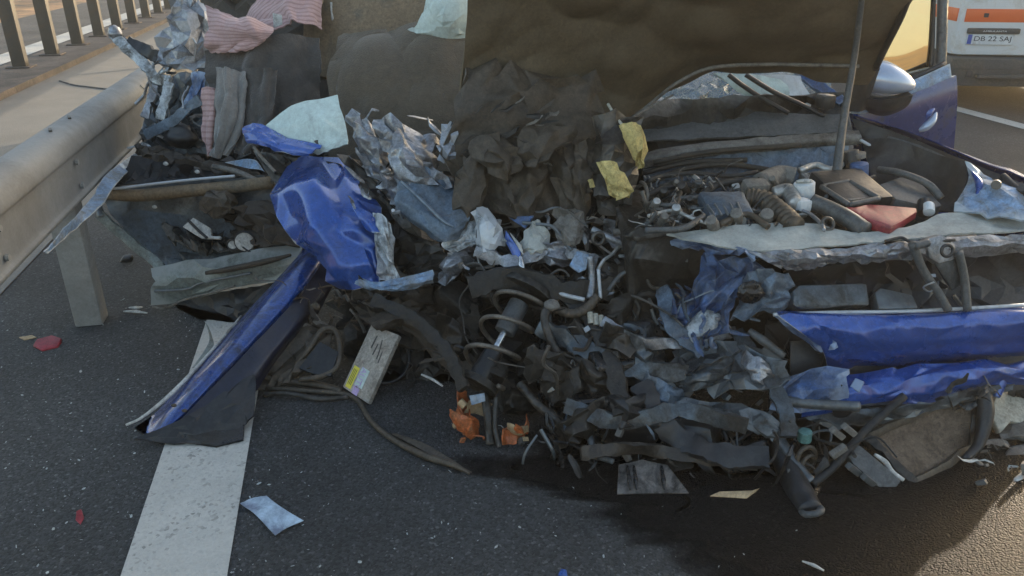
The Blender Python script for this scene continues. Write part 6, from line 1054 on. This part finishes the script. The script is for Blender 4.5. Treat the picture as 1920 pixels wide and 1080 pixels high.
# orange lamp pieces
def ol(px, py, w_, h_, label, seed):
    rnd = random.Random(seed); t = thing('lamp_fragment', G(px, py), label, 'lamp fragment', 'broken orange lamp pieces')
    c = G(px, py, 0.0)
    for k in range(6):                                   # splintered curved lens pieces clinging together
        a = rnd.uniform(0, 6.28); o = c + Vector((rnd.uniform(-1, 1) * w_ * 0.42, rnd.uniform(-0.5, 0.5) * w_, h_ * (0.18 + 0.13 * k)))
        x = Vector((math.cos(a), math.sin(a) * 0.5, rnd.uniform(-0.4, 0.4))).normalized() * w_ * rnd.uniform(0.35, 0.6); y = Vector((rnd.uniform(-0.3, 0.3), rnd.uniform(-0.3, 0.3), 1)).normalized() * h_ * rnd.uniform(0.18, 0.34)
        n_ = x.cross(y).normalized() * w_ * 0.22
        sheet('lens_piece', 'orange' if k != 4 else 'tan', [[o - x - y * rnd.uniform(0.5, 1.1), o - y + n_, o + x - y * rnd.uniform(0.6, 1.0)], [o - x, o + n_ * 1.5, o + x], [o - x + y * rnd.uniform(0.3, 1.0), o + y + n_, o + x + y * rnd.uniform(0.5, 1.2)]], t, 9, 9, 0.006, 20, 0.004, jag=0.008, seed=seed + k)
    return t
oa = ol(882, 815, 0.07, 0.125, 'larger broken orange lamp piece with a pale blue label', 3)
lab = slab('label', 'blue_pale', [(880, 742, 2.00), (908, 737, 2.0), (910, 752, 1.99), (884, 760, 1.99)], 0.003, oa, bev=0.0005)
tube('bulb_stub', 'tan', [(852, 798, 2.0), (862, 796, 1.99), (872, 790, 1.98)], 0.010, oa, 8); tube('bulb_stub', 'tan', [(862, 752, 2.01), (872, 762, 2.0)], 0.012, oa, 8)
ol(966, 826, 0.06, 0.075, 'smaller broken orange lamp piece right of the labelled one', 5)
for k, pth in enumerate(([(905, 740, 2.03), (912, 790, 1.99), (916, 830, 1.95)], [(930, 745, 2.03), (928, 800, 1.97), (936, 838, 1.93)])):
    o = tube('lamp_wire', 'shaded_grime', pth, 0.007, oa, 8)
scraps('lamp_splinters', oa, (860, 815, 990, 860), lambda y: 1.96, 26, 56, ['orange', 'shaded_grime', 'tan'], (0.008, 0.022), 0.02, 'sb')
# red shards
o = slab('red_lens', 'red', [G(62, 648, 0.006), G(70, 636, 0.02), G(96, 628, 0.022), G(114, 634, 0.018), G(108, 650, 0.004), G(80, 657, 0.004)], 0.012, None, bev=0.003, crush=0.004, sub=2); tag(o, 'broken red lamp lens on the asphalt near the guardrail', 'lens fragment')
o = slab('red_lens', 'red', [G(140, 975, 0.003), G(143, 958, 0.012), G(152, 955, 0.012), G(158, 970, 0.003), G(150, 984, 0.002)], 0.006, None, bev=0.002, crush=0.003, sub=1); tag(o, 'tiny red lens splinter left of the white edge line', 'lens fragment')
o = slab('trim_splinter', 'tan', [G(35, 632, 0.004), G(60, 628, 0.008), G(68, 632, 0.006), G(45, 637, 0.003)], 0.004, None, bev=0.001); tag(o, 'thin tan splinter beside the larger red lens', 'splinter')
for q, (a, b) in enumerate((((232, 584), (276, 587)), ((242, 577), (268, 576)))):
    o = tube('white_splinter', 'off_white', [G(a[0], a[1], 0.006), G((a[0] + b[0]) / 2, a[1], 0.012), G(b[0], b[1], 0.006)], [0.003, 0.008, 0.003], None, 6); tag(o, ('longer' if q == 0 else 'shorter') + ' white plastic splinter right of the guardrail post foot', 'splinter')
o = slab('dark_clod', 'black_plastic', [G(225, 492, 0.01), G(232, 484, 0.03), G(246, 484, 0.03), G(248, 490, 0.01)], 0.03, None, bev=0.004, crush=0.008, sub=2); tag(o, 'small black plastic chunk on the asphalt behind the guardrail post', 'plastic chunk')
o = slab('blue_chip', 'blue', [G(1046, 1078, 0.003), G(1052, 1066, 0.008), G(1062, 1068, 0.008), G(1064, 1080, 0.003)], 0.004, None, bev=0.001); tag(o, 'small blue paint chip at the bottom of the picture', 'paint chip')
# wet plate and debris under the front
o = slab('wet_plate', 'wet_tan', [G(1157, 926, 0.008), G(1160, 872, 0.03), G(1205, 862, 0.05), G(1252, 872, 0.04), G(1292, 924, 0.008)], 0.01, None, bev=0.002, crush=0.004, sub=2); tag(o, 'oil streaked tan plastic plate lying under the engine', 'plate')
for x in (1176, 1188, 1240): tube('oil_streak', 'wet_black', [G(x, 874, 0.042), G(x + 4, 900, 0.03), G(x + 6, 918, 0.020)], [0.004, 0.007, 0.003], o, 6)
o = slab('tan_strip', 'tan', [G(1332, 930, 0.006), G(1350, 922, 0.014), G(1412, 920, 0.014), G(1426, 914, 0.010), G(1400, 934, 0.006)], 0.005, None, bev=0.001, crush=0.003, sub=2); tag(o, 'wet tan strip in the fluid beside the oil streaked plate', 'strip')
o = tube('white_splinter', 'off_white', [G(1504, 1052, 0.008), G(1526, 1060, 0.010), G(1545, 1070, 0.008)], [0.002, 0.005, 0.002], None, 6); tag(o, 'thin white splinter at the edge of the oily spill', 'splinter')
hl = thing('headlamp_wreck', G(1900, 860), 'smashed headlamp with cream lens on the road at right edge', 'headlamp')
slab('lens', 'cream', [(1857, 772, 2.05), (1884, 716, 2.14), (1890, 738, 2.12), (1960, 760, 2.10), (1960, 800, 2.04), (1896, 790, 2.03), (1876, 812, 2.0)], 0.02, hl, bev=0.004, crush=0.006, sub=2)
sheet('housing', 'taupe', [[(1872, 808, 2.04), (1910, 784, 2.06), (1970, 770, 2.1)], [(1876, 822, 1.99), (1915, 818, 1.98), (1970, 812, 2.0)], [(1880, 834, 2.03), (1915, 830, 2.04), (1970, 826, 2.06)]], hl, 14, 10, 0.012, 9, 0.006, seed=132)
slab('base', 'taupe', [(1812, 852, 1.93), (1834, 826, 1.98), (1896, 826, 1.98), (1930, 838, 1.96), (1900, 880, 1.87), (1846, 862, 1.91)], 0.03, hl, bev=0.005, crush=0.010, sub=3)
slab('reflector', 'grey_plastic', [(1868, 872, 1.88), (1900, 838, 1.94), (1960, 826, 1.96), (1960, 880, 1.86), (1885, 920, 1.78)], 0.03, hl, bev=0.004, crush=0.010, sub=3)
tube('rim', 'off_white', [(1886, 918, 1.765), (1910, 898, 1.80), (1945, 870, 1.85)], [0.005, 0.010, 0.008], hl, 8)
tube('clip', 'off_white', [(1812, 850, 1.915), (1822, 838, 1.94), (1834, 830, 1.95)], 0.007, hl, 8)
scraps('fragments', hl, (1810, 835, 1930, 905), lambda y: 2.16 - (y - 760) * 0.0027, 46, 57, ['taupe', 'grey_plastic', 'black_plastic', 'off_white'], (0.01, 0.035), 0.02, 'ssb')
# glass crumbs and grit, uncountable
def crumbs():
    rnd = random.Random(9); V = []; Fs = []
    for q in range(600):
        px, py = (rnd.uniform(0, 480), rnd.uniform(560, 1080)) if q % 3 else (rnd.uniform(480, 1500), rnd.uniform(780, 1080))
        c = G(px, py, 0.003); s = 0.0009 + 0.0028 * rnd.random() ** 3 * (1.7 if rnd.random() < 0.04 else 1)
        v, f = boxgeo(c, *[Vector((rnd.gauss(0, 1), rnd.gauss(0, 1), rnd.gauss(0, 0.5))).normalized() * s * rnd.uniform(0.4, 1) for _ in range(3)])
        b = len(V); V += v; Fs += [tuple(x + b for x in g) for g in f]
    tag(finish('glass_crumbs', V, Fs, 'crumb', None, False), 'pale glass crumbs and grit scattered over the asphalt', None, None, 'stuff')
crumbs()

# haze volume added to lift the shadows, in place of a lens veil
hz = box('haze', 'earth', Vector((0, 0, 3.5)), (700, 700, 11), None, bev=0)
hz.data.materials.clear(); hm = bpy.data.materials.new('haze_veil'); hm.use_nodes = True; ht = hm.node_tree; ht.nodes.remove(ht.nodes['Principled BSDF'])
hv = ht.nodes.new('ShaderNodeVolumePrincipled'); hv.inputs['Density'].default_value = 0.003; hv.inputs['Color'].default_value = (0.98, 0.92, 0.82, 1); hv.inputs['Anisotropy'].default_value = 0.45
ht.links.new(hv.outputs[0], ht.nodes['Material Output'].inputs['Volume']); hz.data.materials.append(hm)
tag(hz, 'thin haze added over the road to lift the shadows', None, None, 'stuff')
